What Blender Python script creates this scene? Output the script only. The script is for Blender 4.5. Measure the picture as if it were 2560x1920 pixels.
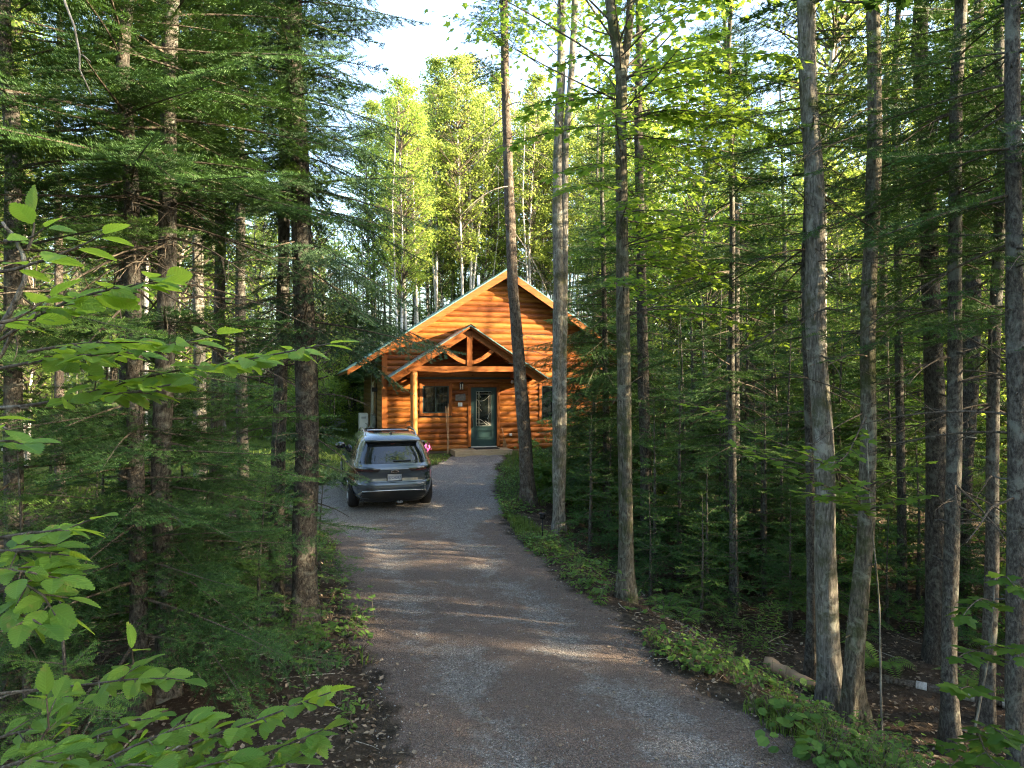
import bpy, math, random
import numpy as np
from mathutils import Vector, Matrix

# ------------------------------------------------------------------ scene, camera, sky, sun
SC = bpy.context.scene
COL = SC.collection
for o in list(bpy.data.objects):
    bpy.data.objects.remove(o)

CAM_H = 2.9
F_PX = 1778.0                      # focal length in pixels of the 2560 px wide photograph
cam_d = bpy.data.cameras.new('camera')
cam_d.sensor_width = 36.0
cam_d.lens = 36.0 * F_PX / 2560.0
cam_d.clip_start = 0.05
cam_d.clip_end = 2000.0
cam = bpy.data.objects.new('camera', cam_d)
COL.objects.link(cam)
cam.location = (0, 0, CAM_H)
cam.rotation_euler = (math.radians(90), 0, 0)
SC.camera = cam

SUN_EL = math.radians(17.0)
SUN_AZ = math.radians(13.0)        # towards the viewer from due right
S = Vector((math.cos(SUN_AZ) * math.cos(SUN_EL), -math.sin(SUN_AZ) * math.cos(SUN_EL), math.sin(SUN_EL)))
w = bpy.data.worlds.new("World")
SC.world = w
w.use_nodes = True
wn = w.node_tree.nodes
bg = wn.get('Background') or wn.new('ShaderNodeBackground')
sky = wn.new('ShaderNodeTexSky')
sky.sky_type = 'NISHITA'
sky.sun_disc = False
sky.sun_elevation = SUN_EL
sky.sun_rotation = math.atan2(S.x, S.y)
sky.air_density = 1.0
sky.dust_density = 2.5
sky.ozone_density = 1.0
w.node_tree.links.new(sky.outputs[0], bg.inputs[0])
bg.inputs[1].default_value = 0.135
sun_d = bpy.data.lights.new('sun', 'SUN')
sun_d.energy = 5.0
sun_d.angle = math.radians(0.5)
sun_d.color = (1.0, 0.80, 0.52)
sun = bpy.data.objects.new('sun', sun_d)
COL.objects.link(sun)
sun.location = (40, -8, 30)
sun.rotation_euler = S.to_track_quat('Z', 'Y').to_euler()

SC.view_settings.view_transform = 'Standard'
SC.view_settings.look = 'None'
SC.view_settings.exposure = 3.2
SC.view_settings.gamma = 1.0
SC.render.engine = 'CYCLES'
cy = SC.cycles
cy.max_bounces = 6
cy.diffuse_bounces = 4
cy.glossy_bounces = 2
cy.transmission_bounces = 4
cy.transparent_max_bounces = 4
cy.sample_clamp_indirect = 6.0
cy.use_denoising = True
cy.denoising_input_passes = 'RGB_ALBEDO_NORMAL'
cy.denoising_prefilter = 'NONE'
cy.filter_width = 1.15
cy.caustics_reflective = False
cy.caustics_refractive = False

# ------------------------------------------------------------------ helpers
RNG = np.random.default_rng(7)

class MB:
    """Collects vertices, faces, material slots, uv and a per-vertex tint; build() links them as ONE mesh object."""
    def __init__(s):
        s.v = []; s.t = []; s.q = []; s.tm = []; s.qm = []; s.tint = []; s.n = 0
        s.tuv = []; s.quv = []; s.has_uv = False
    def add(s, v, tris=None, quads=None, mat=0, tint=None, uv=None):
        v = np.asarray(v, dtype=np.float32).reshape(-1, 3)
        if len(v) == 0: return
        s.v.append(v)
        s.tint.append(np.full(len(v), 0.5, np.float32) if tint is None else np.broadcast_to(np.asarray(tint, np.float32), (len(v),)))
        uv = np.zeros((len(v), 2), np.float32) if uv is None else np.asarray(uv, np.float32)
        if tris is not None and len(tris):
            t = np.asarray(tris, np.int32).reshape(-1, 3)
            s.t.append(t + s.n); s.tm.append(np.broadcast_to(np.asarray(mat, np.int32), (len(t),))); s.tuv.append(uv[t].reshape(-1, 2))
        if quads is not None and len(quads):
            q = np.asarray(quads, np.int32).reshape(-1, 4)
            s.q.append(q + s.n); s.qm.append(np.broadcast_to(np.asarray(mat, np.int32), (len(q),))); s.quv.append(uv[q].reshape(-1, 2))
        s.n += len(v)
    # simple solids -------------------------------------------------
    def box(s, lo, hi, mat=0, rot=None, at=None):
        x0, y0, z0 = lo; x1, y1, z1 = hi
        v = np.array([(x0,y0,z0),(x1,y0,z0),(x1,y1,z0),(x0,y1,z0),(x0,y0,z1),(x1,y0,z1),(x1,y1,z1),(x0,y1,z1)], float)
        if rot is not None: v = v @ np.array(rot).T
        if at is not None: v = v + np.array(at)
        s.add(v, quads=[(0,3,2,1),(4,5,6,7),(0,1,5,4),(1,2,6,5),(2,3,7,6),(3,0,4,7)], mat=mat)
    def bbox(s, lo, hi, b=0.008, mat=0):
        """box with chamfered vertical and top edges"""
        x0, y0, z0 = lo; x1, y1, z1 = hi
        def ring(i, z): return [(x0+i,y0,z),(x1-i,y0,z),(x1,y0+i,z),(x1,y1-i,z),(x1-i,y1,z),(x0+i,y1,z),(x0,y1-i,z),(x0,y0+i,z)]
        def ring2(z):
            return [(x0+2*b,y0+b,z),(x1-2*b,y0+b,z),(x1-b,y0+2*b,z),(x1-b,y1-2*b,z),(x1-2*b,y1-b,z),(x0+2*b,y1-b,z),(x0+b,y1-2*b,z),(x0+b,y0+2*b,z)]
        v = ring2(z0) + ring(b, z0+b) + ring(b, z1-b) + ring2(z1)
        q = []
        for k in range(3):
            for i in range(8):
                j = (i+1) % 8
                q.append((k*8+i, k*8+j, k*8+8+j, k*8+8+i))
        t = []
        for i in range(1, 7):
            t.append((0, i+1, i)); t.append((24, 24+i, 24+i+1))
        s.add(v, tris=t, quads=q, mat=mat)
    def prism(s, poly, axis, a, b, mat=0):
        """2d polygon extruded along an axis (0,1,2) from a to b"""
        n = len(poly)
        def P(p, c):
            if axis == 0: return (c, p[0], p[1])
            if axis == 1: return (p[0], c, p[1])
            return (p[0], p[1], c)
        v = [P(p, a) for p in poly] + [P(p, b) for p in poly]
        q = [(i, (i+1) % n, n+(i+1) % n, n+i) for i in range(n)]
        s.add(v, quads=q, mat=mat)
        from mathutils.geometry import tessellate_polygon
        tt = tessellate_polygon([[Vector((p[0], p[1], 0)) for p in poly]])
        s.add(v[:n], tris=[(x[0], x[2], x[1]) for x in tt], mat=mat)
        s.add(v[n:], tris=tt, mat=mat)
    def tube(s, pts, rad, n=8, mat=0, cap=True, tint=None, vscale=1.0):
        pts = np.asarray(pts, float); m = len(pts)
        rad = np.broadcast_to(np.asarray(rad, float), (m,))
        tan = np.gradient(pts, axis=0); tan /= np.linalg.norm(tan, axis=1)[:, None] + 1e-9
        ref = np.array([0.13, 0.97, 0.2]) if abs(tan[:, 1]).mean() < 0.8 else np.array([1.0, 0.1, 0.1])
        a = np.cross(tan, ref); a /= np.linalg.norm(a, axis=1)[:, None] + 1e-9
        b = np.cross(tan, a)
        th = np.linspace(0, 2*np.pi, n, endpoint=False)
        v = pts[:, None] + rad[:, None, None] * (np.cos(th)[None, :, None] * a[:, None] + np.sin(th)[None, :, None] * b[:, None])
        v = v.reshape(-1, 3)
        i, k = np.meshgrid(np.arange(m-1), np.arange(n), indexing='ij')
        k2 = (k+1) % n
        q = np.stack([i*n+k, i*n+k2, (i+1)*n+k2, (i+1)*n+k], -1).reshape(-1, 4)
        L = np.concatenate([[0], np.cumsum(np.linalg.norm(np.diff(pts, axis=0), axis=1))])
        uv = np.stack([np.tile(th/(2*np.pi), m), np.repeat(L*vscale, n)], -1)
        t = []
        if cap:
            for r0 in (0, (m-1)*n):
                for j in range(1, n-1):
                    t.append((r0, r0+j, r0+j+1) if r0 else (r0, r0+j+1, r0+j))
        s.add(v, tris=t, quads=q, mat=mat, tint=tint, uv=uv); s.has_uv = True
    def grid(s, P, mat=0, tint=None, uv=None):
        """P (m,n,3) grid of points"""
        m, n = P.shape[:2]
        i, k = np.meshgrid(np.arange(m-1), np.arange(n-1), indexing='ij')
        q = np.stack([i*n+k, i*n+k+1, (i+1)*n+k+1, (i+1)*n+k], -1).reshape(-1, 4)
        s.add(P.reshape(-1, 3), quads=q, mat=mat, tint=tint, uv=uv)
        if uv is not None: s.has_uv = True
    def mesh(s, name, mats, smooth=False):
        me = bpy.data.meshes.new(name)
        if s.n == 0: return me
        V = np.concatenate(s.v)
        nt = sum(len(x) for x in s.t); nq = sum(len(x) for x in s.q)
        loops = np.concatenate([x.ravel() for x in s.t] + [x.ravel() for x in s.q])
        start = np.concatenate([np.arange(nt)*3, nt*3 + np.arange(nq)*4]).astype(np.int32)
        me.vertices.add(len(V)); me.vertices.foreach_set('co', V.ravel())
        me.loops.add(len(loops)); me.loops.foreach_set('vertex_index', loops.astype(np.int32))
        me.polygons.add(nt+nq); me.polygons.foreach_set('loop_start', start)
        mi = np.concatenate(s.tm + s.qm).astype(np.int32)
        me.polygons.foreach_set('material_index', mi)
        me.polygons.foreach_set('use_smooth', np.full(nt+nq, bool(smooth)))
        a = me.attributes.new('tint', 'FLOAT', 'POINT'); a.data.foreach_set('value', np.concatenate(s.tint).astype(np.float32))
        if s.has_uv:
            u = me.uv_layers.new(name='UVMap')
            u.data.foreach_set('uv', np.concatenate(s.tuv + s.quv).astype(np.float32).ravel())
        for m in (mats if isinstance(mats, (list, tuple)) else [mats]): me.materials.append(m)
        me.update(calc_edges=True)
        return me
    def build(s, name, mats, parent=None, smooth=False):
        o = bpy.data.objects.new(name, s.mesh(name, mats, smooth))
        COL.objects.link(o)
        if parent is not None: o.parent = parent
        return o

def tag(o, label=None, cat=None, group=None, kind=None):
    if label: o['label'] = label
    if cat: o['category'] = cat
    if group: o['group'] = group
    if kind: o['kind'] = kind
    return o

def thing(name, label, cat, loc=(0, 0, 0), rz=0.0, group=None):
    o = bpy.data.objects.new(name, None); COL.objects.link(o)
    o.empty_display_size = 0.2
    o.location = loc; o.rotation_euler = (0, 0, rz)
    return tag(o, label, cat, group)

def copy_thing(src, loc, rz, scale=1.0, label=None, group=None, tilt=(0, 0)):
    r = src.copy(); COL.objects.link(r)
    r.location = loc; r.rotation_euler = (tilt[0], tilt[1], rz); r.scale = (scale,)*3
    if label: r['label'] = label
    if group: r['group'] = group
    for ch in KIDS.get(src.name, []):
        c = ch.copy(); COL.objects.link(c); c.parent = r
    return r
KIDS = {}

def smooth01(x):
    x = np.clip(x, 0, 1); return x*x*(3-2*x)

def vnoise(x, y, seed=0):
    """cheap smooth 2d noise in -1..1 (sum of rotated sines)"""
    r = np.random.default_rng(seed); o = 0
    for k in range(5):
        a = r.uniform(0, 6.28); f = r.uniform(.7, 1.5); p = r.uniform(0, 6.28)
        o = o + np.sin((x*math.cos(a) + y*math.sin(a))*f + p)
    return o/3.2

# ------------------------------------------------------------------ the lie of the land
DRV = np.array([(-4,-.4,4.3),(-1,-.5,3.8),(2,-.65,3.2),(5.4,-1.05,2.42),(6.4,-1.28,2.12),(7.6,-1.58,1.66),(9.9,-2.4,1.02),(12.7,-3.25,.36),(15,-4.7,0.0),(17,-5.4,-.18),
                (19.3,-5.1,-.26),(20.6,-3.4,-.3),(21.8,-2.35,-.34),(24.2,-1.95,-.36)])
def drive_edges(y):
    return np.interp(y, DRV[:, 0], DRV[:, 1]), np.interp(y, DRV[:, 0], DRV[:, 2])
def height(x, y):
    x = np.asarray(x, float); y = np.asarray(y, float)
    base = .5*np.clip((y-14.0)/9.5, 0, 1) + .06*np.clip(y-23.5, 0, 60) - .0006*np.clip(y-40, 0, 200)**1.5
    l, r = drive_edges(y)
    inside = (x > l-.3) & (x < r+.3) & (y < 24.4)
    dr = np.clip(x - r - .1, 0, None); dl = np.clip(l - .1 - x, 0, None)
    fade = 1 - .75*smooth01((y-13)/9)
    z = base - .78*smooth01(dr/2.3)*fade - .10*smooth01(dl/2.0)*(1-smooth01((y-14)/6))
    amp = np.where(inside, 0.0, smooth01(np.minimum(np.maximum(dr, dl), 1.5)/1.5))
    near_cabin = smooth01((np.hypot(x-.5, y-29)-8)/4)
    z = z + amp*(.07*vnoise(x*1.1, y*1.1, 3) + .035*vnoise(x*3.1, y*3.1, 5))*np.maximum(near_cabin, .15) + .5*smooth01((np.abs(x)-25)/60)*vnoise(x*.07, y*.07, 8)
    return z
def hz(x, y): return float(height(x, y))
VK = 2560/2212.0
def at(vx, vy, Y):
    """world point seen at (vx, vy) of the 2212 px wide view, Y metres ahead"""
    return np.array([(vx*VK-1280)/F_PX*Y, Y, CAM_H - (vy*VK-960)/F_PX*Y])
def on_ground(vx, vy):
    lo, hi = 2.0, 60.0
    for Y in np.arange(2.5, 60, .05):
        p = at(vx, vy, Y)
        if p[2] <= hz(p[0], Y): return np.array([p[0], Y, hz(p[0], Y)])
    return at(vx, vy, 30)

# ------------------------------------------------------------------ materials
MAT = {}
class NT:
    def __init__(s, name):
        s.m = bpy.data.materials.new(name); s.m.use_nodes = True
        s.t = s.m.node_tree; s.t.nodes.clear()
        s.out = s.t.nodes.new('ShaderNodeOutputMaterial')
    def n(s, typ, **kw):
        nd = s.t.nodes.new('ShaderNode'+typ)
        for k, v in kw.items():
            if k.startswith('i_'):
                key = k[2:]
                nd.inputs[int(key) if key.isdigit() else key.replace('_', ' ')].default_value = v
            else: setattr(nd, k, v)
        return nd
    def l(s, a, b): s.t.links.new(a, b)
    def coords(s, scale=(1, 1, 1), kind='Object'):
        tc = s.n('TexCoord'); mp = s.n('Mapping'); mp.inputs['Scale'].default_value = scale
        s.l(tc.outputs[kind], mp.inputs[0]); return mp.outputs[0]
    def noise(s, vec, scale, detail=4, rough=.55, dist=0.0):
        nd = s.n('TexNoise'); nd.inputs['Scale'].default_value = scale; nd.inputs['Detail'].default_value = detail
        nd.inputs['Roughness'].default_value = rough; nd.inputs['Distortion'].default_value = dist
        if vec is not None: s.l(vec, nd.inputs['Vector'])
        return nd.outputs['Fac']
    def ramp(s, fac, stops):
        r = s.n('ValToRGB'); e = r.color_ramp.elements
        while len(e) < len(stops): e.new(.5)
        for k, (p, c) in enumerate(stops):
            e[k].position = p; e[k].color = (*c, 1) if len(c) == 3 else c
        s.l(fac, r.inputs[0]); return r.outputs[0]
    def mix(s, fac, a, b, blend='MIX'):
        m = s.n('Mix', data_type='RGBA', blend_type=blend)
        for sock, val in ((m.inputs[0], fac), (m.inputs[6], a), (m.inputs[7], b)):
            if isinstance(val, (int, float)): sock.default_value = val
            elif isinstance(val, tuple): sock.default_value = (*val, 1)
            else: s.l(val, sock)
        return m.outputs[2]
    def math(s, op, a, b=0.0, c=0.0):
        m = s.n('Math', operation=op)
        for k, val in enumerate((a, b, c)):
            if isinstance(val, (int, float)): m.inputs[k].default_value = val
            else: s.l(val, m.inputs[k])
        return m.outputs[0]
    def bump(s, h, strength=.5, dist=.02):
        b = s.n('Bump'); b.inputs['Strength'].default_value = strength; b.inputs['Distance'].default_value = dist
        s.l(h, b.inputs['Height']); return b.outputs[0]
    def bsdf(s, col, rough=.6, metal=0.0, spec=.4, normal=None, coat=0.0):
        b = s.n('BsdfPrincipled')
        if isinstance(col, tuple): b.inputs['Base Color'].default_value = (*col, 1)
        else: s.l(col, b.inputs['Base Color'])
        if isinstance(rough, (int, float)): b.inputs['Roughness'].default_value = rough
        else: s.l(rough, b.inputs['Roughness'])
        b.inputs['Metallic'].default_value = metal
        b.inputs['Specular IOR Level'].default_value = spec
        b.inputs['Coat Weight'].default_value = coat
        b.inputs['Coat Roughness'].default_value = .08
        if normal is not None: s.l(normal, b.inputs['Normal'])
        return b
    def done(s, shader):
        s.l(shader.outputs[0], s.out.inputs[0]); return s.m

def plain(name, col, rough=.5, metal=0.0, spec=.4, coat=0.0, vary=.12, scale=6.0, bump=0.0):
    t = NT(name); c = t.coords()
    f = t.noise(c, scale, 5)
    lo = tuple(x*(1-vary) for x in col); hi = tuple(min(1, x*(1+vary)) for x in col)
    nm = t.bump(t.noise(c, scale*12, 3), bump, .004) if bump else None
    MAT[name] = t.done(t.bsdf(t.ramp(f, [(.3, lo), (.7, hi)]), rough, metal, spec, nm, coat)); return MAT[name]

def foliage(name, dark, light, trans, tfac=.35, rough=.5, veins=False):
    t = NT(name)
    at_ = t.n('Attribute', attribute_name='tint')
    oi = t.n('ObjectInfo')
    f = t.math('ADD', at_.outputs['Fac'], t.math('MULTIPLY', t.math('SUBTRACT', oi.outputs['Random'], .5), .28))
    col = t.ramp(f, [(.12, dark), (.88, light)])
    tcol = t.mix(.5, t.ramp(f, [(.12, tuple(x*.7 for x in trans)), (.88, trans)]), trans)
    nm = None
    if veins:
        uv = t.n('UVMap'); sp = t.n('SeparateXYZ'); t.l(uv.outputs[0], sp.inputs[0])
        au = t.math('ABSOLUTE', sp.outputs[0])
        ph = t.math('SUBTRACT', t.math('MULTIPLY', sp.outputs[1], 9.0), t.math('MULTIPLY', au, 2.6))
        wv = t.math('ABSOLUTE', t.math('SINE', t.math('MULTIPLY', ph, math.pi)))
        v = t.math('POWER', wv, .35)
        mid = t.math('GREATER_THAN', t.math('MULTIPLY', au, 1.0), .035)
        v = t.math('MULTIPLY', v, mid)
        col = t.mix(t.math('MULTIPLY', t.math('SUBTRACT', 1.0, v), .32), col, tuple(min(1, x*1.35+.015) for x in light))
        blot = t.noise(t.coords(), 38, 4)
        col = t.mix(t.ramp(blot, [(.605, (0, 0, 0)), (.67, (.75, .75, .75))]), col, (.21, .16, .06))
        nm = t.bump(v, .35, .004)
    b = t.bsdf(col, rough+.12, 0, .18, nm)
    tr = t.n('BsdfTranslucent'); t.l(tcol, tr.inputs[0])
    if nm is not None: t.l(nm, tr.inputs['Normal'])
    mx = t.n('MixShader'); mx.inputs[0].default_value = tfac
    t.l(b.outputs[0], mx.inputs[1]); t.l(tr.outputs[0], mx.inputs[2])
    MAT[name] = t.done(mx); return MAT[name]

foliage('fir', (.017, .046, .016), (.062, .132, .034), (.075, .16, .022), .22, .42)
foliage('fir_light', (.028, .068, .018), (.095, .178, .038), (.12, .23, .028), .26, .42)
foliage('spruce', (.018, .044, .024), (.062, .118, .052), (.06, .13, .03), .2, .45)
foliage('aspen_leaf', (.060, .105, .028), (.155, .205, .058), (.44, .54, .11), .54, .45)
foliage('birch_leaf', (.048, .100, .022), (.118, .185, .040), (.37, .50, .07), .5, .45)
foliage('maple_leaf', (.038, .092, .016), (.098, .175, .028), (.31, .46, .05), .48, .4)
foliage('weed_leaf', (.040, .095, .022), (.115, .205, .040), (.22, .36, .05), .32, .45)
foliage('beech_leaf', (.048, .125, .028), (.150, .265, .045), (.46, .62, .05), .46, .36, True)
foliage('grass_blade', (.050, .095, .020), (.120, .180, .040), (.22, .30, .05), .3, .5)
foliage('dead_leaf', (.070, .046, .030), (.27, .215, .155), (.18, .12, .07), .12, .7)
foliage('pink_petal', (.42, .05, .28), (.62, .16, .48), (.6, .1, .4), .3, .5)

def bark(name, cols, sx=9, sz=1.3, lichen=None, moss=None, bump=.9, dist=.03, lent=False, deep=.5):
    t = NT(name)
    c = t.coords((sx, sx, sz)); c1 = t.coords((1, 1, 1))
    oi = t.n('ObjectInfo')
    add = t.n('VectorMath', operation='ADD'); t.l(c, add.inputs[0])
    cmb = t.n('CombineXYZ')
    for k in range(3): t.l(t.math('MULTIPLY', oi.outputs['Random'], 37.0*(k+1)), cmb.inputs[k])
    t.l(cmb.outputs[0], add.inputs[1]); c = add.outputs[0]
    f = t.noise(c, 2.4, 8, .7, .4)
    wob = t.n('TexNoise'); wob.inputs['Scale'].default_value = 1.1; wob.inputs['Detail'].default_value = 5; t.l(c, wob.inputs['Vector'])
    wv = t.n('VectorMath', operation='MULTIPLY_ADD'); t.l(wob.outputs['Color'], wv.inputs[0]); wv.inputs[1].default_value = (2.2, 2.2, 2.2); t.l(c, wv.inputs[2])
    vo = t.n('TexVoronoi', feature='DISTANCE_TO_EDGE'); vo.inputs['Scale'].default_value = 1.7; t.l(wv.outputs[0], vo.inputs['Vector'])
    crack = t.ramp(vo.outputs['Distance'], [(.0, (0, 0, 0)), (.13, (1, 1, 1))])
    col = t.ramp(f, [(.37, tuple(x*.7 for x in cols[0])), (.5, cols[1]), (.64, tuple(x*1.12 for x in cols[2]))])
    h = t.math('ADD', t.math('MULTIPLY', crack, deep if not lent else .05), f)
    if not lent: col = t.mix(t.math('MULTIPLY', t.math('SUBTRACT', 1.0, crack), deep), col, tuple(x*.35 for x in cols[0]))
    else:
        cl = t.coords((3.0, 3.0, 26.0)); fl = t.noise(cl, 1.6, 3, .5)
        col = t.mix(t.ramp(fl, [(.60, (0, 0, 0)), (.68, (1, 1, 1))]), col, (.05, .045, .04))
        cb = t.coords((2.0, 2.0, 1.2)); fb = t.noise(cb, 1.7, 5, .6)
        col = t.mix(t.ramp(fb, [(.60, (0, 0, 0)), (.70, (.8, .8, .8))]), col, (.09, .08, .07))
    if lichen:
        fl = t.noise(c1, 5.5, 6, .62, .8)
        col = t.mix(t.ramp(fl, [(.53, (0, 0, 0)), (.63, (.75, .75, .75))]), col, lichen)
    if moss:
        fm = t.noise(c1, 2.3, 6, .7)
        col = t.mix(t.ramp(fm, [(.50, (0, 0, 0)), (.62, (.85, .85, .85))]), col, moss)
    fine = t.noise(c1, 90, 3)
    col = t.mix(t.math('MULTIPLY', fine, .35), col, tuple(x*.45 for x in cols[0]))
    h = t.math('ADD', h, t.math('MULTIPLY', fine, .25))
    MAT[name] = t.done(t.bsdf(col, .9, 0, .15, t.bump(h, bump, dist))); return MAT[name]

bark('bark_fir', ((.040, .036, .031), (.084, .077, .066), (.150, .140, .120)), 20, 9, lichen=(.19, .20, .17), bump=.7, dist=.015, deep=.22)
bark('bark_spruce', ((.036, .032, .027), (.072, .065, .055), (.125, .115, .098)), 17, 8, lichen=(.15, .155, .13), bump=.9, dist=.02, deep=.32)
bark('bark_maple', ((.095, .087, .073), (.19, .176, .150), (.31, .29, .25)), 17, 3.0, lichen=(.38, .39, .33), moss=(.070, .076, .032), bump=.8, dist=.018, deep=.24)
bark('bark_mossy', ((.055, .049, .037), (.115, .103, .078), (.19, .175, .135)), 15, 4.0, lichen=(.24, .25, .19), moss=(.050, .062, .018), bump=.8, dist=.018, deep=.24)
bark('bark_birch', ((.30, .28, .25), (.48, .46, .43), (.62, .60, .57)), 3, 1.2, bump=.25, lent=True)
bark('bark_pine', ((.058, .044, .034), (.118, .095, .075), (.19, .16, .13)), 16, 5, lichen=(.20, .19, .16), bump=.9, dist=.02, deep=.35)
bark('twig', ((.060, .048, .036), (.105, .088, .068), (.16, .14, .11)), 18, 4, bump=.4, dist=.006)
bark('twig_pale', ((.22, .19, .15), (.32, .29, .24), (.42, .39, .33)), 18, 4, bump=.3, dist=.006)

# ------------------------------------------------------------------ forest floor and driveway
def mat_floor():
    t = NT('forest_floor'); c = t.coords()
    a = t.noise(c, .55, 6, .6); b = t.noise(c, 6.0, 8, .7); d = t.noise(c, 38, 6, .75)
    col = t.ramp(b, [(.34, (.018, .014, .010)), (.5, (.046, .037, .026)), (.66, (.105, .084, .062))])
    col = t.mix(t.ramp(a, [(.42, (0, 0, 0)), (.62, (.8, .8, .8))]), col, (.066, .043, .029))       # fallen needles
    col = t.mix(t.ramp(d, [(.55, (0, 0, 0)), (.7, (.7, .7, .7))]), col, (.20, .165, .135))
    sp = t.n('SeparateXYZ'); t.l(c, sp.inputs[0])
    lawn = t.math('MULTIPLY', t.math('SMOOTH_MIN', t.math('MULTIPLY', t.math('SUBTRACT', sp.outputs[1], 17.5), .35), 1.0, .1),
                  t.math('LESS_THAN', sp.outputs[0], 14.0))
    lawn = t.math('MAXIMUM', lawn, 0.0)
    g = t.ramp(b, [(.3, (.035, .062, .014)), (.7, (.080, .120, .028))])
    col = t.mix(t.math('MULTIPLY', lawn, .8), col, g)
    h = t.math('ADD', t.math('MULTIPLY', b, .6), t.math('MULTIPLY', d, .5))
    MAT['forest_floor'] = t.done(t.bsdf(col, .95, 0, .1, t.bump(h, 1.0, .06)))
mat_floor()
def mat_gravel():
    t = NT('gravel'); c = t.coords()
    uv = t.n('UVMap'); sp = t.n('SeparateXYZ'); t.l(uv.outputs[0], sp.inputs[0])
    vo = t.n('TexVoronoi'); vo.inputs['Scale'].default_value = 62; t.l(c, vo.inputs['Vector'])
    vo2 = t.n('TexVoronoi'); vo2.inputs['Scale'].default_value = 150; t.l(c, vo2.inputs['Vector'])
    big = t.noise(c, 1.15, 7, .66, .5); mid = t.noise(c, 5.0, 7, .7); fine = t.noise(c, 75, 4, .7)
    bw1 = t.n('RGBToBW'); t.l(vo.outputs['Color'], bw1.inputs[0]); bw2 = t.n('RGBToBW'); t.l(vo2.outputs['Color'], bw2.inputs[0])
    stone = t.ramp(t.math('ADD', t.math('MULTIPLY', bw1.outputs[0], .5), t.math('MULTIPLY', bw2.outputs[0], .5)),
                   [(.2, (.062, .056, .052)), (.48, (.205, .188, .174)), (.72, (.345, .325, .305)), (.88, (.66, .64, .61))])
    # needle litter lies between and beside the two wheel tracks (u is -1..1 across the drive)
    u = sp.outputs[0]
    tr = t.math('ABSOLUTE', t.math('SUBTRACT', t.math('ABSOLUTE', t.math('ADD', u, .04)), .46))
    track = t.math('SUBTRACT', 1.0, t.math('MULTIPLY', tr, 3.0))
    lit = t.math('SUBTRACT', t.math('ADD', t.math('MULTIPLY', big, 1.35), t.math('MULTIPLY', mid, .75)), t.math('MULTIPLY', t.math('MAXIMUM', track, 0.0), .24))
    edge = t.math('POWER', t.math('MINIMUM', t.math('ABSOLUTE', u), 1.0), 5.0)
    lit = t.math('ADD', lit, t.math('MULTIPLY', edge, .5))
    near = t.math('SUBTRACT', 1.0, t.math('MULTIPLY', t.math('MAXIMUM', t.math('SUBTRACT', sp.outputs[1], 13.0), 0.0), .12))
    lit = t.math('MULTIPLY', lit, t.math('MAXIMUM', near, .62))
    lm = t.ramp(lit, [(.79, (.12, .12, .12)), (1.12, (.78, .78, .78))])
    litter = t.ramp(fine, [(.34, (.065, .044, .034)), (.52, (.150, .102, .080)), (.68, (.28, .215, .18))])
    col = t.mix(lm, stone, litter)
    sh = t.math('ADD', t.math('ABSOLUTE', u), t.math('MULTIPLY', t.math('SUBTRACT', t.noise(c, 3.2, 7, .72), .5), .55))
    soil = t.ramp(mid, [(.34, (.018, .014, .010)), (.5, (.050, .039, .028)), (.66, (.115, .088, .066))])
    col = t.mix(t.ramp(sh, [(.90, (0, 0, 0)), (1.06, (1, 1, 1))]), col, soil)
    h = t.math('ADD', t.math('ADD', t.math('MULTIPLY', vo.outputs['Distance'], -.9), t.math('MULTIPLY', fine, .8)), t.math('MULTIPLY', mid, .5))
    MAT['gravel'] = t.done(t.bsdf(col, .92, 0, .2, t.bump(h, 1.0, .03)))
mat_gravel()

def build_ground():
    xs = np.concatenate([np.linspace(-160, -14, 30)[:-1], np.linspace(-14, 16, 201)[:-1], np.linspace(16, 160, 30)])
    ys = np.concatenate([np.linspace(-60, -4, 14)[:-1], np.linspace(-4, 34, 254)[:-1], np.linspace(34, 240, 40)])
    X, Y = np.meshgrid(xs, ys)
    Z = height(X, Y)
    # sink the sheet under the drive so the gravel lies on top of it
    l, r = drive_edges(Y)
    ins = smooth01(np.minimum(X-l+.02, r+.02-X)/.25) * (Y < 24.05)
    Z = Z - .05*ins
    m = MB(); m.grid(np.stack([X, Y, Z], -1))
    tag(m.build('ground', MAT['forest_floor'], smooth=True), kind='structure')
    m = MB()
    ys = np.arange(-3.5, 24.1, .12); us = np.linspace(-1.2, 1.2, 49)
    l, r = drive_edges(ys)
    l = l + .14*vnoise(ys*1.9, ys*0, 11) + .06*vnoise(ys*6, ys*0, 12) + .03*vnoise(ys*17, ys*0, 15)
    r = r + .14*vnoise(ys*1.9, ys*0, 13) + .06*vnoise(ys*6, ys*0, 14) + .03*vnoise(ys*17, ys*0, 16)
    X = (l+r)[:, None]/2 + us[None]*((r-l)/2)[:, None]
    Y = np.repeat(ys[:, None], len(us), 1)
    Z = height(X, Y)
    U = np.repeat(us[None], len(ys), 0)
    crown = .035*(1-np.clip(U, -1, 1)**2) - .03*np.exp(-((np.abs(U)-.46)/.16)**2) + .010*vnoise(X*3, Y*3, 21)
    Z = Z + np.where(np.abs(U) < 1, crown*.8 + .012, .012-.30*(np.abs(U)-1)**1.5) - .012*np.clip(np.abs(U), 0, 1)**8
    m.grid(np.stack([X, Y, Z], -1), uv=np.stack([U, Y], -1).reshape(-1, 2))
    tag(m.build('driveway', MAT['gravel'], smooth=True), kind='structure')
build_ground()

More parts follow.
